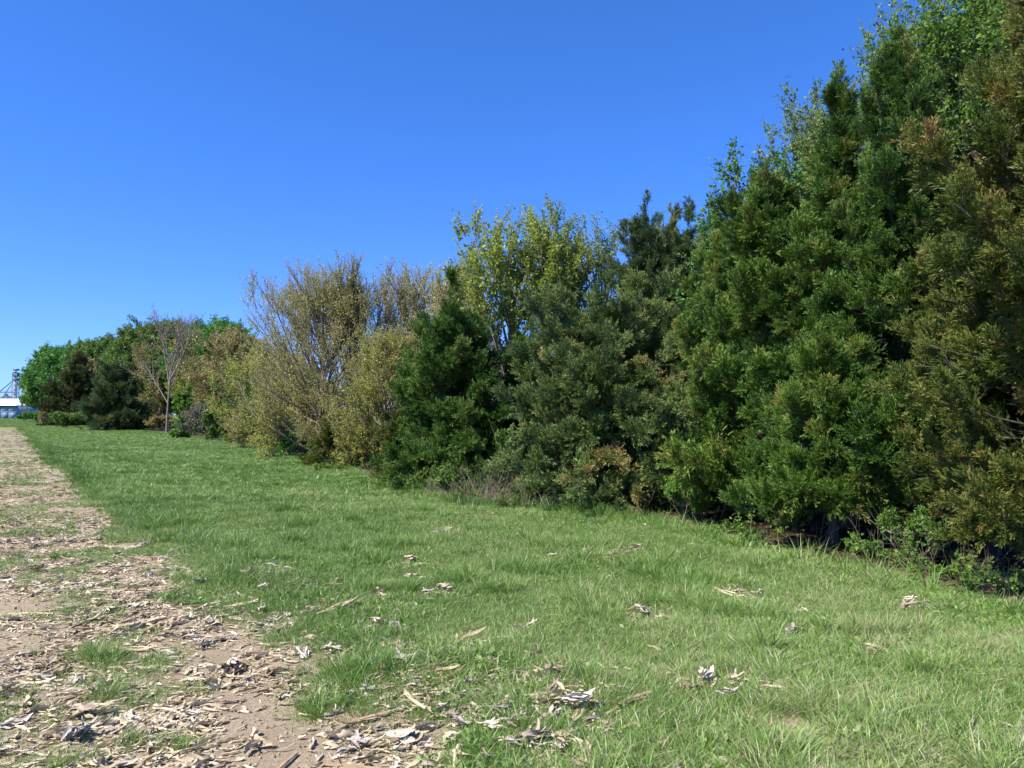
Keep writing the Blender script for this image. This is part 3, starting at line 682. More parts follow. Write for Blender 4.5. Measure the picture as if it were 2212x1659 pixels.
def stems_plant(x, y, n, h, spread, seed, label, pal='dry_stem', cat='dry weeds', name='dry_weeds', group='dry weeds along the hedgerow', leaf=0., arch=.5, r=.004, nk=3):
    rng = np.random.default_rng(seed); g = zg(x, y)
    a = rng.random(n) * 6.283; rr = spread * np.sqrt(rng.random(n))
    P = np.stack([np.cos(a) * rr, np.sin(a) * rr, np.full(n, -.02)], 1); ln = rng.normal(size=n) * .5
    D = np.stack([np.cos(a) * ln, np.sin(a) * ln, np.ones(n)], 1); B = np.stack([np.cos(a), np.sin(a), -np.ones(n)], 1) * (arch * rng.random(n))[:, None]
    A = Ax(P, D, h * (.4 + .7 * rng.random(n)), B)
    A2, i, t = kids(rng, A, nk, .35, 1, .5, .2, lambda i, t: A.L[i] * .3, up=.1)
    tn = np.repeat(rng.random(n), 5 * 3); G = [tubes(A, r, r * .4, 4, 3, tint=tn), tubes(A2, r * .5, r * .25, 2, 3, tint=np.repeat(rng.random(len(i)), 9))]
    o = build(name, G, [M['dry_stem']])
    if leaf:
        me = o.data
        bpy.data.objects.remove(o)
        P2 = np.vstack([A2.pos(np.arange(len(i)), np.full(len(i), q)) for q in (.3, .6, .95)] + [A.pos(np.arange(n), np.full(n, q)) for q in (.5, .7, .85, 1.)])
        P2 = np.repeat(P2, 4, 0) + rng.normal(size=(len(P2) * 4, 3)) * leaf * .5; sz = leaf * (.6 + .8 * rng.random(len(P2)))
        G2 = [(g_[0], g_[1], 1, g_[3]) for g_ in G] + [leaves_quad(rng, P2, rng.normal(size=P2.shape), sz, sz * .65, np.clip(.5 + .2 * rng.normal(size=len(P2)), 0, 1))]
        o = build(name, G2, [M[pal], M['dry_stem']])
    o.location = (x, y, g); tag(o, label, cat, group); return o

# --- near cedars, from the right edge of the strip inwards
cedar(1075, 7.0, -45, 1.8, 'cedar_olive', 101, 'tall olive-brown cedar at the right end of the hedgerow', nb=310, leaf=.045, n2=9, n3=7, nl=7, shape=.6, base=.10, rnd=.5)
cedar(985, 8.3, 205, 1.0, 'cedar_olive', 102, 'short rusty-tipped cedar in front of the tall dark cedar and beside the olive-brown one', rnd=.4, nb=150, leaf=.042, n2=9, n3=8, nl=8, shape=.7, base=.16)
cedar(896, 9.4, 34, 1.75, 'cedar_deep', 103, 'tallest dark green cedar with a broad pointed crown', nb=290, leaf=.045, n2=10, n3=7, nl=8, shape=.95, base=.13, leaders=[(-.25, 0, 1.1, .72), (.22, .1, .9, .78), (.0, -.1, .6, .95)])
cedar(838, 10.3, 72, 1.25, 'cedar_deep', 104, 'dark green cedar with one thin dark spire above its crown', leaders=[(.02, 0, 1.9, .74)], nb=230, leaf=.048, n2=10, n3=8, nl=7, shape=1.3, base=.13)
cedar(775, 10.8, 168, 1.45, 'cedar_green', 105, 'full green cedar between the spired cedar and the gap with blue behind', nb=240, rnd=.4, leaf=.048, n2=10, n3=7, nl=7, shape=.62, base=.13)
cedar(728, 12.0, 235, 1.15, 'cedar_green', 106, 'rounded green cedar standing right of the ragged open-topped cedar', nb=200, rnd=.6, leaf=.05, n2=9, n3=7, nl=7, shape=.55, base=.05)
cedar(830, 8.9, 330, .95, 'cedar_green', 107, 'low bright green cedar growing at the foot of the tall dark cedars', nb=130, leaf=.042, n2=9, n3=7, nl=8, shape=.5, base=.22)
cedar(600, 13.6, 268, 2.1, 'cedar_grey', 108, 'broad rounded grey-green cedar in the middle of the hedgerow', nb=340, rnd=1., leaf=.052, n2=10, n3=7, nl=7, shape=.48, base=.03, dead=30)
cedar(660, 15.2, 203, 1.95, 'cedar_blue', 109, 'ragged dark cedar with open leaning leaders above its crown', nb=230, leaf=.055, n2=9, n3=7, nl=6, shape=.9, base=.08, auto=.25, tmax=.78, leaders=[(.34, 0, 2.6, .56), (.46, .1, 1.7, .54), (-.46, 0, 2.2, .52), (-.26, .1, 1.5, .56), (.12, .1, 1.9, .58)])
cedar(456, 16.6, 276, 1.85, 'cedar_deep', 110, 'dark green pointed cedar in front of the yellow-green maple', rnd=.35, nb=250, leaf=.055, n2=10, n3=7, nl=7, shape=.75, base=.04)
cedar(412, 18.2, 395, 1.0, 'cedar_olive', 111, 'small olive cedar left of the dark pointed cedar', nb=120, leaf=.06, n2=9, n3=6, nl=7, shape=.6, base=.04)
cedar(345, 23, 412, 1.15, 'cedar_olive', 112, 'low bushy olive cedar under the budding trees', nb=100, leaf=.07, n2=8, n3=6, nl=6, shape=.5, base=.04)
cedar(520, 17.6, 330, 1.1, 'cedar_deep', 113, 'dark cedar half hidden behind the grey-green and the dark pointed cedars', nb=120, leaf=.06, n2=9, n3=6, nl=6, shape=.6, base=.05)
# --- leafing trees behind the cedars
broadleaf(500, 18.4, 205, 1.55, 'maple', 201, 'yellow-green young maple with upright shoots behind the dark pointed cedar', nl1=26, n2=7, n3=5, cl=4, leaf=.080, fork=.3, el=(36, 85), uptw=.75, cz=.55, twig=.005, bark='bark_grey', group='leafing trees behind the cedars')
broadleaf(552, 19.2, 198, 1.3, 'maple', 202, 'yellow-green maple with the tallest shoots above the grey-green cedar', nl1=24, n2=7, n3=5, cl=4, leaf=.076, fork=.35, el=(50, 88), uptw=.85, cz=.6, twig=.005, bark='bark_grey', group='leafing trees behind the cedars')
broadleaf(601, 20, 207, 1.15, 'maple_pale', 203, 'sparse pale-leaved tree right of the yellow-green maples', nl1=13, n2=5, n3=3, cl=4, leaf=.075, fork=.4, el=(55, 88), uptw=.8, cz=.62, twig=.006, bark='bark_grey', group='leafing trees behind the cedars')
broadleaf(735, 13.8, 200, 1.2, 'green_glossy', 204, 'glossy bright green tree showing left of the sparse pale tree', nl1=34, n2=7, n3=5, cl=4, leaf=.075, fork=.4, el=(30, 80), uptw=.4, cz=.62, group='leafing trees behind the cedars')
broadleaf(768, 13.5, 138, 1.2, 'green_glossy', 205, 'glossy bright green tree below the sparse pale tree crown', nl1=34, n2=7, n3=5, cl=4, leaf=.075, fork=.4, el=(30, 80), uptw=.4, cz=.7, group='leafing trees behind the cedars')
broadleaf(800, 14.2, 84, 1.05, 'maple_pale', 206, 'sparse pale-leaved tree left of the thin dark spire', nl1=28, n2=7, n3=5, cl=4, leaf=.06, fork=.45, el=(40, 85), uptw=.5, cz=.7, bark='bark_grey', group='leafing trees behind the cedars')
broadleaf(888, 12.8, -6, 1.6, 'maple_pale', 207, 'pale-leaved tree rising behind the tallest dark cedar', nl1=46, n2=8, n3=5, cl=4, leaf=.065, fork=.4, el=(40, 85), uptw=.5, cz=.7, bark='bark_grey', group='leafing trees behind the cedars')
broadleaf(985, 11.5, -60, 1.9, 'green_bright', 208, 'bright green leafy tree at the top right corner', nl1=44, n2=8, n3=6, cl=4, leaf=.065, fork=.35, el=(15, 80), uptw=.3, cz=.68, group='leafing trees behind the cedars')
broadleaf(1065, 10.5, -80, 1.6, 'green_bright', 209, 'bright green leafy tree behind the olive-brown cedar', nl1=36, n2=7, n3=5, cl=4, leaf=.065, fork=.3, el=(15, 80), uptw=.3, cz=.66, group='leafing trees behind the cedars')
# --- budding brown trees left of the middle
broadleaf(322, 26, 256, 3.1, 'bud', 221, 'large fan-shaped budding tree with bare upright branches', nl1=64, n2=8, n3=8, cl=5, leaf=.044, fork=.04, el=(-8, 84), uptw=.62, cz=.5, twig=.008, bark='bark_brown', name='budding_tree', group='budding trees of the hedgerow', twb='bark_brown', jit=.16, rz=3.7)
broadleaf(350, 25.5, 250, 1.4, 'bud', 222, 'budding tree whose straight shoots rise beside the fan-shaped one', nl1=22, n2=7, n3=7, cl=4, leaf=.044, fork=.3, el=(55, 88), uptw=.8, cz=.6, twig=.008, bark='bark', name='budding_tree', group='budding trees of the hedgerow', twb='bark')
broadleaf(388, 21.5, 325, 1.9, 'bud_yellow', 223, 'dense yellow-olive budding tree beside the dark pointed cedar', nl1=60, n2=9, n3=8, cl=4, leaf=.045, fork=.03, el=(-8, 80), uptw=.5, cz=.48, twig=.007, bark='bark_grey', name='budding_tree', group='budding trees of the hedgerow')
broadleaf(415, 26, 258, 2.0, 'bud', 224, 'brown budding tree with fine upright twigs behind the yellow-olive one', nl1=30, n2=8, n3=7, cl=4, leaf=.046, fork=.2, el=(40, 86), uptw=.8, cz=.55, twig=.008, bark='bark_brown', name='budding_tree', group='budding trees of the hedgerow')
broadleaf(452, 24.5, 262, 1.6, 'bud', 225, 'brown budding tree with fine twigs behind the dark pointed cedar', nl1=26, n2=8, n3=7, cl=4, leaf=.046, fork=.25, el=(45, 86), uptw=.8, cz=.55, twig=.008, bark='bark_brown', name='budding_tree', group='budding trees of the hedgerow')
broadleaf(266, 40, 338, 2.9, 'bud_yellow', 226, 'yellow-green budding tree left of the large fan-shaped one', nl1=46, n2=8, n3=6, cl=4, leaf=.085, fork=.03, el=(-8, 80), uptw=.4, cz=.5, twig=.009, name='budding_tree', group='budding trees of the hedgerow')
broadleaf(238, 51, 326, 3.4, 'tan_fuzz', 227, 'round tan-olive budding tree right of the bare forked tree', nl1=54, n2=9, n3=6, cl=4, leaf=.13, fork=.03, el=(-8, 80), uptw=.4, cz=.5, twig=.011, name='budding_tree', group='budding trees of the hedgerow')
broadleaf(213, 74, 334, 4.4, 'bud_yellow', 228, 'olive budding tree behind the green bush and the grey thicket', nl1=54, n2=9, n3=6, cl=4, leaf=.15, fork=.03, el=(-8, 80), uptw=.4, cz=.5, twig=.014, name='budding_tree', group='budding trees of the hedgerow')
broadleaf(161, 86, 342, 4.0, 'tan_fuzz', 229, 'tan fuzzy tree between the dark spruce and the bare forked tree', nl1=60, n2=9, n3=6, cl=4, leaf=.17, fork=.06, el=(-8, 80), uptw=.4, cz=.5, twig=.016, name='budding_tree', group='budding trees of the hedgerow')
broadleaf(118, 112, 354, 4.2, 'tan_fuzz', 230, 'rusty tan tree whose rounded top shows above the dark spruce', nl1=44, n2=8, n3=6, cl=4, leaf=.28, fork=.08, el=(5, 80), uptw=.4, cz=.55, twig=.02, name='budding_tree', group='budding trees of the hedgerow')
broadleaf(296, 27.5, 362, 1.7, 'bud_yellow', 231, 'bushy olive-yellow young tree under the fan-shaped budding tree', nl1=50, n2=8, n3=6, cl=4, leaf=.06, fork=.02, el=(-8, 75), uptw=.3, cz=.42, twig=.006, stems=4, bark='bark_brown', name='budding_tree', group='budding trees of the hedgerow')
broadleaf(262, 35, 385, 1.8, 'bud', 232, 'low twiggy tan young tree left of the fan-shaped budding tree', nl1=44, n2=8, n3=6, cl=3, leaf=.06, fork=.02, el=(-8, 75), uptw=.3, cz=.42, twig=.007, stems=4, bark='bark_brown', name='budding_tree', group='budding trees of the hedgerow')
# --- bare forked tree
broadleaf(169, 68, 303, 3.8, 'grey_shrub', 240, 'nearly bare tree with a dark forked trunk in front of the tan trees', nl1=12, n2=7, n3=5, cl=2, leaf=.09, fork=.30, el=(40, 82), uptw=.5, cz=.62, twig=.02, bark='bark_grey', twb='bark_brown', tr=.11, name='bare_tree', jit=.25)
# --- far green trees
for (px, Z, top, R, pal, lab) in [
    (49, 150, 360, 4.4, 'green_far', 'outermost dark green tree at the far end of the hedgerow'),
    (64, 142, 342, 7.0, 'green_far', 'large dark green tree second from the far end of the hedgerow'),
    (84, 125, 340, 6.5, 'green_far', 'dark green tree directly above the brown spindly cedar'),
    (100, 122, 338, 5.0, 'green_mid', 'lighter green treetop between the dark green tree and the rusty tan tree'),
    (118, 118, 334, 6.0, 'green_mid', 'green treetop above the rusty tan tree'),
    (137, 105, 330, 4.5, 'green_far', 'narrow green treetop left of the broad blue-green crown'),
    (156, 92, 318, 5.0, 'green_mid', 'broad blue-green crown behind the bare forked tree'),
    (186, 86, 318, 4.6, 'green_mid', 'green treetop right behind the bare forked tree'),
    (212, 76, 316, 4.4, 'green_far', 'green treetop above the round tan-olive budding tree'),
    (230, 70, 320, 3.6, 'green_far', 'green treetop just left of the fan-shaped budding tree')]:
    k = Z / 100
    broadleaf(px, Z, top, R, pal, 300 + px, lab, nl1=64, n2=9, n3=7, cl=4, leaf=.23 * k + .03, fork=.12, el=(-5, 80), uptw=.25, cz=.52, twig=.018 * k, group='green trees at the far end of the hedgerow', jit=.14)
cedar(86, 104, 352, 4.6, 'cedar_brown', 120, 'spindly dark brown cedar left of the dark spruce', nb=110, leaf=.38, n2=7, n3=5, nl=5, shape=.95, base=.05, dead=0, lean=(.16, 0), Xoff=-2.)
cedar(117, 76, 361, 3.4, 'cedar_blue', 121, 'dark blue-green conical spruce standing alone at the far grass edge', nb=170, leaf=.24, n2=9, n3=6, nl=6, shape=.8, base=.02, dead=0, name='spruce_tree', group='dark conifers at the far grass edge')
# --- second-row cover deep in the hedgerow so that the open gaps look into trees
for (px, Z, top, R, lab) in [(700, 22, 300, 2.6, 'dim green tree seen through the gap behind the ragged cedar'), (470, 30, 330, 2.8, 'dim green tree deep behind the budding trees'), (860, 16, 160, 2.2, 'shaded green tree hidden deep behind the spired cedar'),
                             (640, 21, 380, 2.4, 'low dim tree deep behind the grey-green cedar'), (300, 36, 360, 3.2, 'dim green tree deep behind the fan-shaped budding tree'), (960, 13.5, 110, 1.8, 'shaded green tree behind the rusty-tipped cedar')]:
    broadleaf(px, Z, top, R, 'green_mid', 900 + px, lab, nl1=44, n2=8, n3=5, cl=3, leaf=.12, fork=.05, el=(0, 80), uptw=.3, cz=.5, twig=.01, group='trees deep in the hedgerow')
# --- shrubs
def shrub(px, Z, top, R, pal, seed, lab, leaf, **k):
    a = dict(nl1=26, n2=6, n3=4, cl=4, fork=.05, el=(5, 80), uptw=.3, cz=.45, twig=.006, stems=6, name='shrub', cat='shrub', group='shrubs along the hedgerow'); a.update(k)
    return broadleaf(px, Z, top, R, pal, seed, lab, leaf=leaf, **a)
shrub(194, 57, 380, 1.6, 'green_bright', 401, 'yellow-green bush right of the bare forked tree', .17, nl1=40)
shrub(207, 46, 402, 1.6, 'grey_shrub', 402, 'grey leafless-looking thicket at the far grass edge', .11, nl1=44, twig=.012)
shrub(228, 44, 400, 1.3, 'green_mid', 403, 'dull green bush joined to the right of the grey thicket', .13)
shrub(237, 40.5, 430, .75, 'green_bright', 404, 'small bright green bush in front of the dull green bush', .09)
shrub(180, 50, 428, .6, 'green_bright', 405, 'tiny bright green bush left of the grey thicket', .1)
shrub(106, 76, 419, 1.0, 'green_bright', 406, 'small bright green bush at the foot of the dark spruce', .14)
shrub(74, 92, 412, 2.4, 'green_mid', 407, 'green bush left of the dark spruce base', .2)
shrub(50, 118, 404, 1.6, 'tan_fuzz', 408, 'narrow tan shrub below the large dark green tree', .2)
shrub(36, 150, 411, 2.6, 'green_far', 409, 'low dark green bush at the far corner of the grass', .28)
shrub(27, 155, 378, 1.8, 'tan_fuzz', 410, 'thin tan sapling in front of the distant tower', .16, nl1=24, n2=5, n3=3, cl=2, cz=.55, stems=2, name='sapling')
shrub(303, 27.5, 424, 1.0, 'green_far', 411, 'rounded deep green bush under the fan-shaped budding tree', .08, nl1=40)
shrub(365, 21.3, 425, .8, 'bud_yellow', 412, 'brownish shrub beside the low bushy olive cedar', .06)
shrub(288, 30, 436, .9, 'cedar_olive', 413, 'low olive bush left of the rounded deep green bush', .08)
shrub(420, 15.8, 470, .62, 'green_mid', 414, 'low dull green shrub at the foot of the small olive cedar', .05)
shrub(455, 14.3, 462, .5, 'green_mid', 415, 'small dull green sprout in front of the dark pointed cedar', .045, nl1=12, cl=3)
shrub(690, 11.1, 462, .42, 'green_bright', 416, 'bright green vine bush by the shaded opening under the cedars', .05, nl1=26)
shrub(515, 13.9, 395, .38, 'maple_pale', 417, 'silvery slender sapling between the dark and the grey-green cedars', .035, nl1=12, n3=3, cz=.5, stems=3, twig=.004)
shrub(905, 7.9, 505, .3, 'green_bright', 418, 'small leafy seedling in the shade near the right cedars', .045, nl1=9, n2=4, n3=3, cl=2, stems=3)
shrub(925, 7.6, 512, .28, 'green_mid', 419, 'taller thin seedling beside the small leafy seedling', .045, nl1=9, n2=4, n3=3, cl=2, stems=3)
shrub(868, 8.2, 535, .22, 'green_bright', 420, 'low seedling left of the two leafy seedlings', .04, nl1=8, n2=3, n3=3, cl=2, stems=3)
shrub(160, 74, 414, 1.5, 'tan_fuzz', 421, 'pale brown brush at the foot of the bare forked tree', .14)
shrub(140, 77, 421, 1.2, 'green_mid', 422, 'low green brush right of the dark spruce base', .14)
shrub(258, 40, 420, 1.5, 'tan_fuzz', 423, 'pale brush between the green bushes and the fan-shaped tree', .10, nl1=32)

wl = [(462, 13.7, 40, .65, .35, 'tangle of tan dead stems under the dark pointed cedar'), (487, 13.2, 55, .8, .4, 'thick patch of tan weeds left of the grey-green cedar'), (512, 12.7, 50, .55, .45, 'grey-brown dead weeds at the foot of the grey-green cedar'),
      (440, 14.6, 40, .4, .3, 'short brown weeds beside the low dull green shrub'), (383, 18.5, 60, .6, .5, 'brown dead brush below the small olive cedar'),
      (545, 12.3, 50, .4, .4, 'low mixed weeds in front of the grey-green cedar'), (655, 11.6, 12, .5, .4, 'few long dry stalks leaning over the grass'), (700, 10.9, 14, .5, .35, 'dry stalks beside the bright green vine bush'),
      (800, 8.9, 12, .5, .4, 'thin dry stalks before the shaded opening'), (880, 7.9, 14, .6, .4, 'upright dry stalks near the leafy seedlings'), (960, 7.1, 26, .6, .5, 'brown dry weeds in the tall grass below the rusty-tipped cedar'),
      (1005, 6.5, 20, .5, .3, 'brown dry weeds below the olive-brown cedar')]
for k, (px, Z, n, h, sp, lab) in enumerate(wl):
    x, y, _ = at(px, 415, Z); stems_plant(x, y, n, h, sp, 500 + k, lab, r=.004 if Z > 9 else .003)
lw = [(530, 12.5, 'leafy green weeds between the dead weeds and the grass'), (470, 13.9, 'leafy green weeds under the dark pointed cedar'), (940, 7.25, 'leafy green weeds at the edge of the tall grass'), (995, 6.7, 'leafy green weeds below the olive-brown cedar'),
      (330, 21, 'leafy green weeds before the low bushy olive cedar'), (745, 9.6, 'leafy green weeds before the full green cedar')]
for k, (px, Z, lab) in enumerate(lw):
    x, y, _ = at(px, 415, Z); stems_plant(x, y, 26, .24, .4, 560 + k, lab, pal='green_mid', cat='weeds', name='leafy_weeds', group='leafy weeds along the hedgerow', leaf=.035 if Z < 15 else .05, nk=3)

def make_clods():
    rng = np.random.default_rng(41); src = []
    for k in range(3):
        bm = bmesh.new(); bmesh.ops.create_icosphere(bm, subdivisions=1, radius=1)
        v = np.array([list(q.co) for q in bm.verts]) * (1 + .25 * rng.normal(size=(len(bm.verts), 1))) * [1, .8, .6]; f = np.array([[q.index for q in p.verts] for p in bm.faces]); bm.free()
        src.append([(v, f, 0, .5)])
    x, z = frustum_points(rng, 60000, 2.8, 11, 1.1); e = edge_d(x, z); keep = (e < .2) | (mound(x, z, BARE) > .3); x, z = x[keep], z[keep]; n = len(x)
    scl = .003 + .009 * rng.random(n) ** 4 + .012 * (rng.random(n) < .01)
    return scatter('soil_clods', src, np.stack([x, z, hgt(x, z)], 1), rng.random((n, 3)) * 6, scl, rng.integers(0, 3, n), .22 * rng.normal(size=n), [M['clod']], 'small crumbs of tan soil scattered over the bare field', 'soil')
M['clod'] = leaf_mat('clod', [(0, (.16, .12, .08)), (.5, (.32, .25, .17)), (1, (.46, .38, .27))], 0., .95, .1)
make_grass(); make_litter(); make_duff(); make_clods()

# ------------------------------------------------------------------ corn husks and stalk pieces one can pick out
def husk_things():
    rng = np.random.default_rng(77)
    protos = []
    for k in range(8):
        m = 'husk' if k < 5 else 'husk_grey'
        o = build('corn_husk', husk_groups(rng, 5 + k % 4, .13 + .02 * (k % 3), .030, .55 if k % 2 else .25), [M[m]]); protos.append(o)
    sp = [build('corn_stalk', stalk_groups(rng, .16 + .07 * k, .008 + .002 * (k % 3)), [M['stalk']]) for k in range(4)]
    # distinctive ones
    named = [(1380, 1338, 1.2, 5, 'wide heap of pale husks alone in the middle of the grass'), (1525, 1503, 1.1, 0, 'pale torn husk lying alone right of centre in the near grass'), (1372, 1200, .9, 1, 'small pale husk tuft in the grass closest to the cedars'),
             (1235, 1556, 1.25, 6, 'thick grey husk with a dark shadow under it in the near grass'), (950, 1290, 1.0, 2, 'fan of pinkish tan husk blades in the grass left of centre'), (885, 1222, 1.0, 3, 'upper of two husk bunches left of centre in the grass'),
             (882, 1262, .95, 0, 'lower of two husk bunches left of centre in the grass'), (815, 1297, .9, 4, 'oval pale husk standing on edge left of centre in the grass'), (812, 1362, .85, 1, 'pointed husk tip sticking out of the grass above the bare patch'),
             (500, 1438, 1.25, 2, 'broad cream husk with a dark hole beside the bare soil'), (760, 1610, 1.2, 7, 'big grey husk bundle at the bottom edge right of the bare soil'), (870, 1605, 1.35, 3, 'cream husk bundle at the bottom edge beside the grey one'),
             (1150, 1640, 1.2, 4, 'pale husk cut by the bottom edge below the thick grey husk'), (1190, 1480, .9, 0, 'small crumpled husk right of the upright grass clump'), (165, 1545, 1.4, 2, 'large crumpled cream husk left of a green clump in the field'),
             (170, 1590, 1.25, 7, 'longest weathered grey husk casting a dark shadow in the field'), (280, 1405, 1.0, 4, 'pale husk with a brown root end in the field'), (235, 1330, 1.05, 1, 'light husk lying straight up the field near its grass edge'),
             (1962, 1322, .8, 0, 'upright pale husk scrap in the right grass'), (310, 1296, .8, 4, 'brightest small husk where the field meets the grass')]
    used = set()
    def place(o, x, y, s, rz, z=.0, rx=0., ry=0.):
        o.location = (x, y, zg(x, y) + z); o.scale = (s, s, s); o.rotation_euler = (rx, ry, rz)
    for (px, py, s, k, lab) in named:
        x, y = on_ground(px / 2.16016, py / 2.16016); src = protos[k]
        if k in used: o = src.copy(); COL.objects.link(o)
        else: o = src; used.add(k)
        e = float(edge_d(np.array(x), np.array(y)))
        place(o, x, y, s * .8, rng.normal() * .5, .01 + (.045 if e > .2 else 0)); tag(o, lab, 'corn husk', 'corn husks that stand out')
    # the many alike ones
    X, Z = frustum_points(rng, 6000, 3.2, 11, 1.2, .3)
    e = edge_d(X, Z); d = sst(.3, -.2, e) * (.35 + .65 * sst(.4, .6, vnoise(X, Z, 1.4) * .5 + vnoise(X, Z, 4.2) * .5)) * .8
    d = np.maximum(d, mound(X, Z, LITTER_SPOTS) ** 1.2); d = np.maximum(d, .4 * sst(6, 4, Z) * sst(1.7, .3, e))
    d = d * (1 - .98 * np.clip(mound(X, Z, BARE) * 1.5, 0, 1))
    keep = np.where(rng.random(len(X)) < d * .8)[0]; placed = []
    ns = nh = 0
    def zone(x, y, ingr):
        u = 512 + FPX * x / y
        if ingr: return ' among the litter left of the upright grass clump' if u < 300 else (' in the thin grass along the bottom edge' if y < 4.6 else ' in the middle of the grass strip')
        if y < 4.3: return ' near the bottom left corner'
        if abs(float(edge_d(np.array(x), np.array(y)))) < .45: return ' along the grass edge'
        return ' out on the open field before the far rows' if y > 6.5 else ' on the open field left of the green clumps'
    for q in keep:
        x, y = X[q], Z[q]
        if abs(x) > y * .72: continue
        if any((x - a) ** 2 + (y - b) ** 2 < .010 for a, b in placed): continue
        placed.append((x, y)); ingr = e[q] > .1; az = .35 + rng.normal() * .5 if rng.random() < .5 else rng.random() * 6.28
        if rng.random() < .24:
            if ns >= 85: continue
            k = ns % 4; o = sp[k] if ns < 4 else sp[k].copy()
            if ns >= 4: COL.objects.link(o)
            ns += 1; place(o, x, y, .7 + .6 * rng.random(), az, .015 if ingr else .004, 0, rng.normal() * .08)
            zo = zone(x, y, ingr); tag(o, 'broken tan corn stalk piece lying' + zo, 'corn stalk', 'corn stalk pieces' + zo)
        else:
            if nh >= 260: continue
            k = nh % 8; o = protos[k].copy(); COL.objects.link(o); nh += 1
            place(o, x, y, .42 + .42 * rng.random() ** 1.5, az, .024 if ingr else .002, rng.normal() * .25, rng.normal() * .12)
            gy = k >= 5; zo = zone(x, y, ingr)
            tag(o, ('weathered grey' if gy else 'pale tan') + ' curled corn husk lying' + zo, 'corn husk', ('grey' if gy else 'tan') + ' corn husks' + zo)
    print('husks', nh, 'stalks', ns)
husk_things()

def scrap(px, py, L, w, rz, lab, up=0.):
    rng = np.random.default_rng(int(px)); v, f = leaf_strip(rng, L, w, .5, .2, 0, 6, 3, .25)
    x, y = on_ground(px, py)
    o = build('plastic_scrap', [(v, f, 0, 0.)], [M['white_plastic']]); o.modifiers.new('thick', 'SOLIDIFY').thickness = .002
    o.location = (x, y, zg(x, y) + .03); o.rotation_euler = (up, -up, rz); tag(o, lab, 'scrap')
M['white_plastic'] = rough_mat('white_plastic', (.78, .78, .80), (.86, .86, .86), 10, .35, .05, .5)
scrap(4, 584, .13, .035, .05, 'white scrap lying flat at the left edge of the field')
scrap(149, 580, .05, .025, 1.4, 'small white scrap standing on the field by the grass edge', .9)

# ------------------------------------------------------------------ farm buildings on the horizon
M['roof_white'] = rough_mat('roof_white', (.74, .76, .78), (.82, .83, .84), .6, .45, .05, .4)
M['wall_teal'] = rough_mat('wall_teal', (.17, .30, .36), (.21, .34, .40), .5, .5, .05, .3)
M['wall_blue'] = rough_mat('wall_blue', (.10, .16, .27), (.13, .20, .31), .5, .5, .05, .3)
M['trim_white'] = rough_mat('trim_white', (.7, .74, .78), (.8, .82, .85), 1, .5, .02, .3)
M['steel_dark'] = rough_mat('steel_dark', (.07, .09, .15), (.12, .15, .22), .8, .5, .05, .3)
M['steel'] = rough_mat('steel', (.25, .29, .36), (.36, .40, .47), .8, .45, .05, .4)

def boxg(x0, x1, y0, y1, z0, z1, mat=0):
    v = np.array([[x, y, z] for z in (z0, z1) for y in (y0, y1) for x in (x0, x1)], float)
    return v, np.array([[0, 1, 5, 4], [1, 3, 7, 5], [3, 2, 6, 7], [2, 0, 4, 6], [4, 5, 7, 6], [0, 2, 3, 1]]), mat, 0.
def barg(p, q, r, mat=0, sides=5):
    p, q = np.array(p, float), np.array(q, float); d = q - p; L = np.linalg.norm(d)
    return tubes(Ax(p[None], d[None] / L, np.array([L]), np.zeros((1, 3))), r, r, 1, sides, mat=mat)

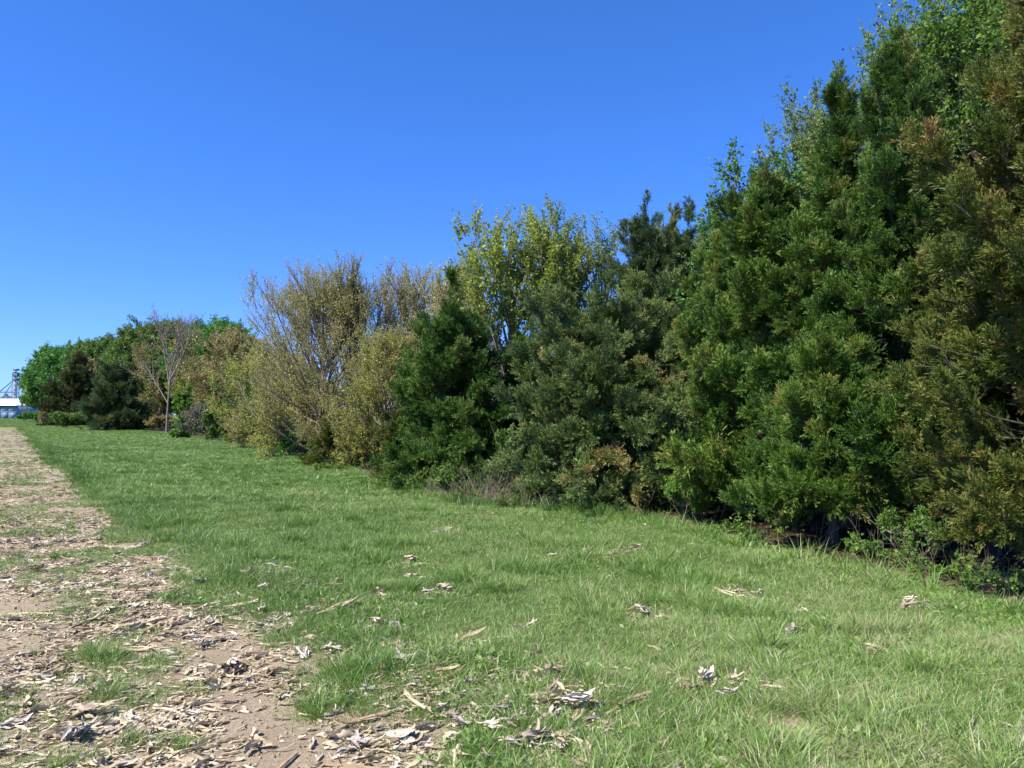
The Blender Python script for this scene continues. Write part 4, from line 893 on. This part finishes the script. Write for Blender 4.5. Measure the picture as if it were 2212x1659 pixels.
def farm():
    Z = 300; x0 = at(-45, 415, Z)[0]; x1 = at(16, 415, Z)[0]; k = Z / FPX
    root = empty('metal_barn', (x0, Z, 0), 'long blue-grey metal barn with a white roof on the horizon', 'barn')
    W_ = x1 - x0; e = (415 - 406) * k + CAMZ; r = (415 - 398) * k + CAMZ; m = (415 - 411.8) * k + CAMZ; D = 26
    seg = 3.0; n = int(W_ / seg)
    for i in range(n):                                   # wall panels with a shallow joint between
        a = i * W_ / n + .03; b = (i + 1) * W_ / n - .03
        build('wall_panel', [boxg(a, b, 0, .12, m + .12, e - .12)], [M['wall_teal']], root, smooth=False)
        build('lower_wall_panel', [boxg(a, b, -.02, .12, -.3, m - .12)], [M['wall_blue']], root, smooth=False)
    build('wall', [boxg(0, W_, .13, D, -.3, e - .12)], [M['wall_teal']], root, smooth=False)
    build('belt_trim', [boxg(0, W_, -.1, .12, m - .1, m + .1)], [M['trim_white']], root, smooth=False)
    build('gutter', [boxg(-.3, W_ + .3, -.55, -.1, e - .1, e + .22)], [M['steel_dark']], root, smooth=False)
    h = D / 2
    v = np.array([[-.3, -.5, e + .23], [W_ + .3, -.5, e + .23], [W_ - 7, h, r], [-.3, h, r], [-.3, D + .5, e + .23], [W_ + .3, D + .5, e + .23], [-.3, -.5, e + .1], [W_ + .3, -.5, e + .1], [W_ + .3, D + .5, e + .1], [-.3, D + .5, e + .1]])
    f4 = np.array([[0, 1, 2, 3], [3, 2, 5, 4], [6, 7, 1, 0], [8, 9, 4, 5], [6, 9, 8, 7]]); f3 = np.array([[1, 5, 2], [7, 8, 5]])
    build('roof', [(v, f4, 0, 0.), (v, f3, 0, 0.)], [M['roof_white']], root, smooth=False)
    # elevator tower behind
    Z = 340; k = Z / FPX; x = at(14.8, 415, Z)[0]
    T = lambda py: (415 - py) * k + CAMZ
    root = empty('elevator_tower', (x, Z, 0), 'thin grain elevator tower with sloping spouts behind the barn', 'tower')
    w = 1.0; top = T(373); G = []
    for sx in (-w, w):
        for sy in (-w, w): build('leg', [barg((sx, sy, -.2), (sx, sy, top), .16)], [M['steel']], root)
    z = 0.
    while z < top - 2:
        for sy in (-w, w):
            G += [barg((-w, sy, z), (w, sy, z + 2), .07), barg((w, sy, z), (-w, sy, z + 2), .07), barg((-w, sy, z + 2), (w, sy, z + 2), .08)]
        for sx in (-w, w): G += [barg((sx, -w, z), (sx, w, z + 2), .07), barg((sx, -w, z + 2), (sx, w, z + 2), .08)]
        z += 2
    build('lattice', G, [M['steel']], root)
    build('bucket_leg', [boxg(-.45, -.05, -.3, .3, -.2, top), boxg(.2, .6, -.3, .3, -.2, top)], [M['steel']], root, smooth=False)
    build('head_house', [boxg(-1.0, .9, -.9, .9, T(376), T(373.2)), barg((-.05, -.95, T(374.5)), (-.05, .95, T(374.5)), 1.1, sides=10)], [M['steel_dark']], root)
    build('top_cap', [boxg(-.95, 1.15, -.7, .7, T(370.6), T(368.8)), barg((0, 0, T(373.2)), (0, 0, T(370.6)), .25)], [M['steel_dark']], root)
    build('platform', [boxg(-1.3, 1.3, -1.3, 1.3, T(376.3), T(376.05)), boxg(-.4, 1.3, -1.2, 1.2, T(380.2), T(378.6))], [M['steel_dark']], root, smooth=False)
    for sx in (-1, 1):
        build('spout', [barg((sx * w, 0, T(380)), (sx * 14.5, 0, T(405)), .22)], [M['steel_dark']], root)
        build('spout', [barg((sx * w, .6, T(380)), (sx * 8.2, .6, T(404)), .18)], [M['steel']], root)
    Gc = [boxg(-16, 0, -.6, .6, T(393), T(392.4))] + [barg((-16 + i * 1.6, s, T(393)), (-16 + i * 1.6, s, T(391)), .05) for i in range(10) for s in (-.6, .6)] + [barg((-16, s, T(391)), (0, s, T(391)), .06) for s in (-.6, .6)]
    build('catwalk', Gc, [M['steel_dark']], root)
    # grain bin under the spouts
    for q, (bx, by, R, eave, peak, lab) in enumerate([(at(6, 415, 352)[0], 352, 6.2, 401, 395.4, 'grain bin with a dark conical roof half hidden behind the barn')]):
        k = by / FPX; ez = (415 - eave) * k + CAMZ; pz = (415 - peak) * k + CAMZ
        b = empty('grain_bin', (bx, by, 0), lab, 'grain bin'); n = 32
        a = np.linspace(0, 6.2832, n, endpoint=False); rings = []
        for z in np.arange(0, ez, .8):
            for dz, rr in ((0, R), (.4, R + .06)): rings.append(np.stack([np.cos(a) * rr, np.sin(a) * rr, np.full(n, z + dz)], 1))
        v = np.concatenate(rings); m_ = len(rings); i = np.arange(n)
        f = np.concatenate([np.stack([q2 * n + i, q2 * n + (i + 1) % n, (q2 + 1) * n + (i + 1) % n, (q2 + 1) * n + i], 1) for q2 in range(m_ - 1)])
        build('wall', [(v, f, 0, 0.)], [M['steel']], b)
        v = np.concatenate([np.stack([np.cos(a) * (R + .3), np.sin(a) * (R + .3), np.full(n, ez)], 1), np.stack([np.cos(a) * .6, np.sin(a) * .6, np.full(n, pz)], 1), [[0, 0, pz + .2]]])
        rf = build('roof', [(v, np.stack([i, (i + 1) % n, n + (i + 1) % n, n + i], 1), 0, 0.), (v, np.stack([n + i, n + (i + 1) % n, np.full(n, 2 * n)], 1), 0, 0.)], [M['steel_dark']], b, smooth=False)
        build('roof_cap', [barg((0, 0, pz - .2), (0, 0, pz + .6), .7, sides=12)], [M['steel_dark']], rf)
farm()
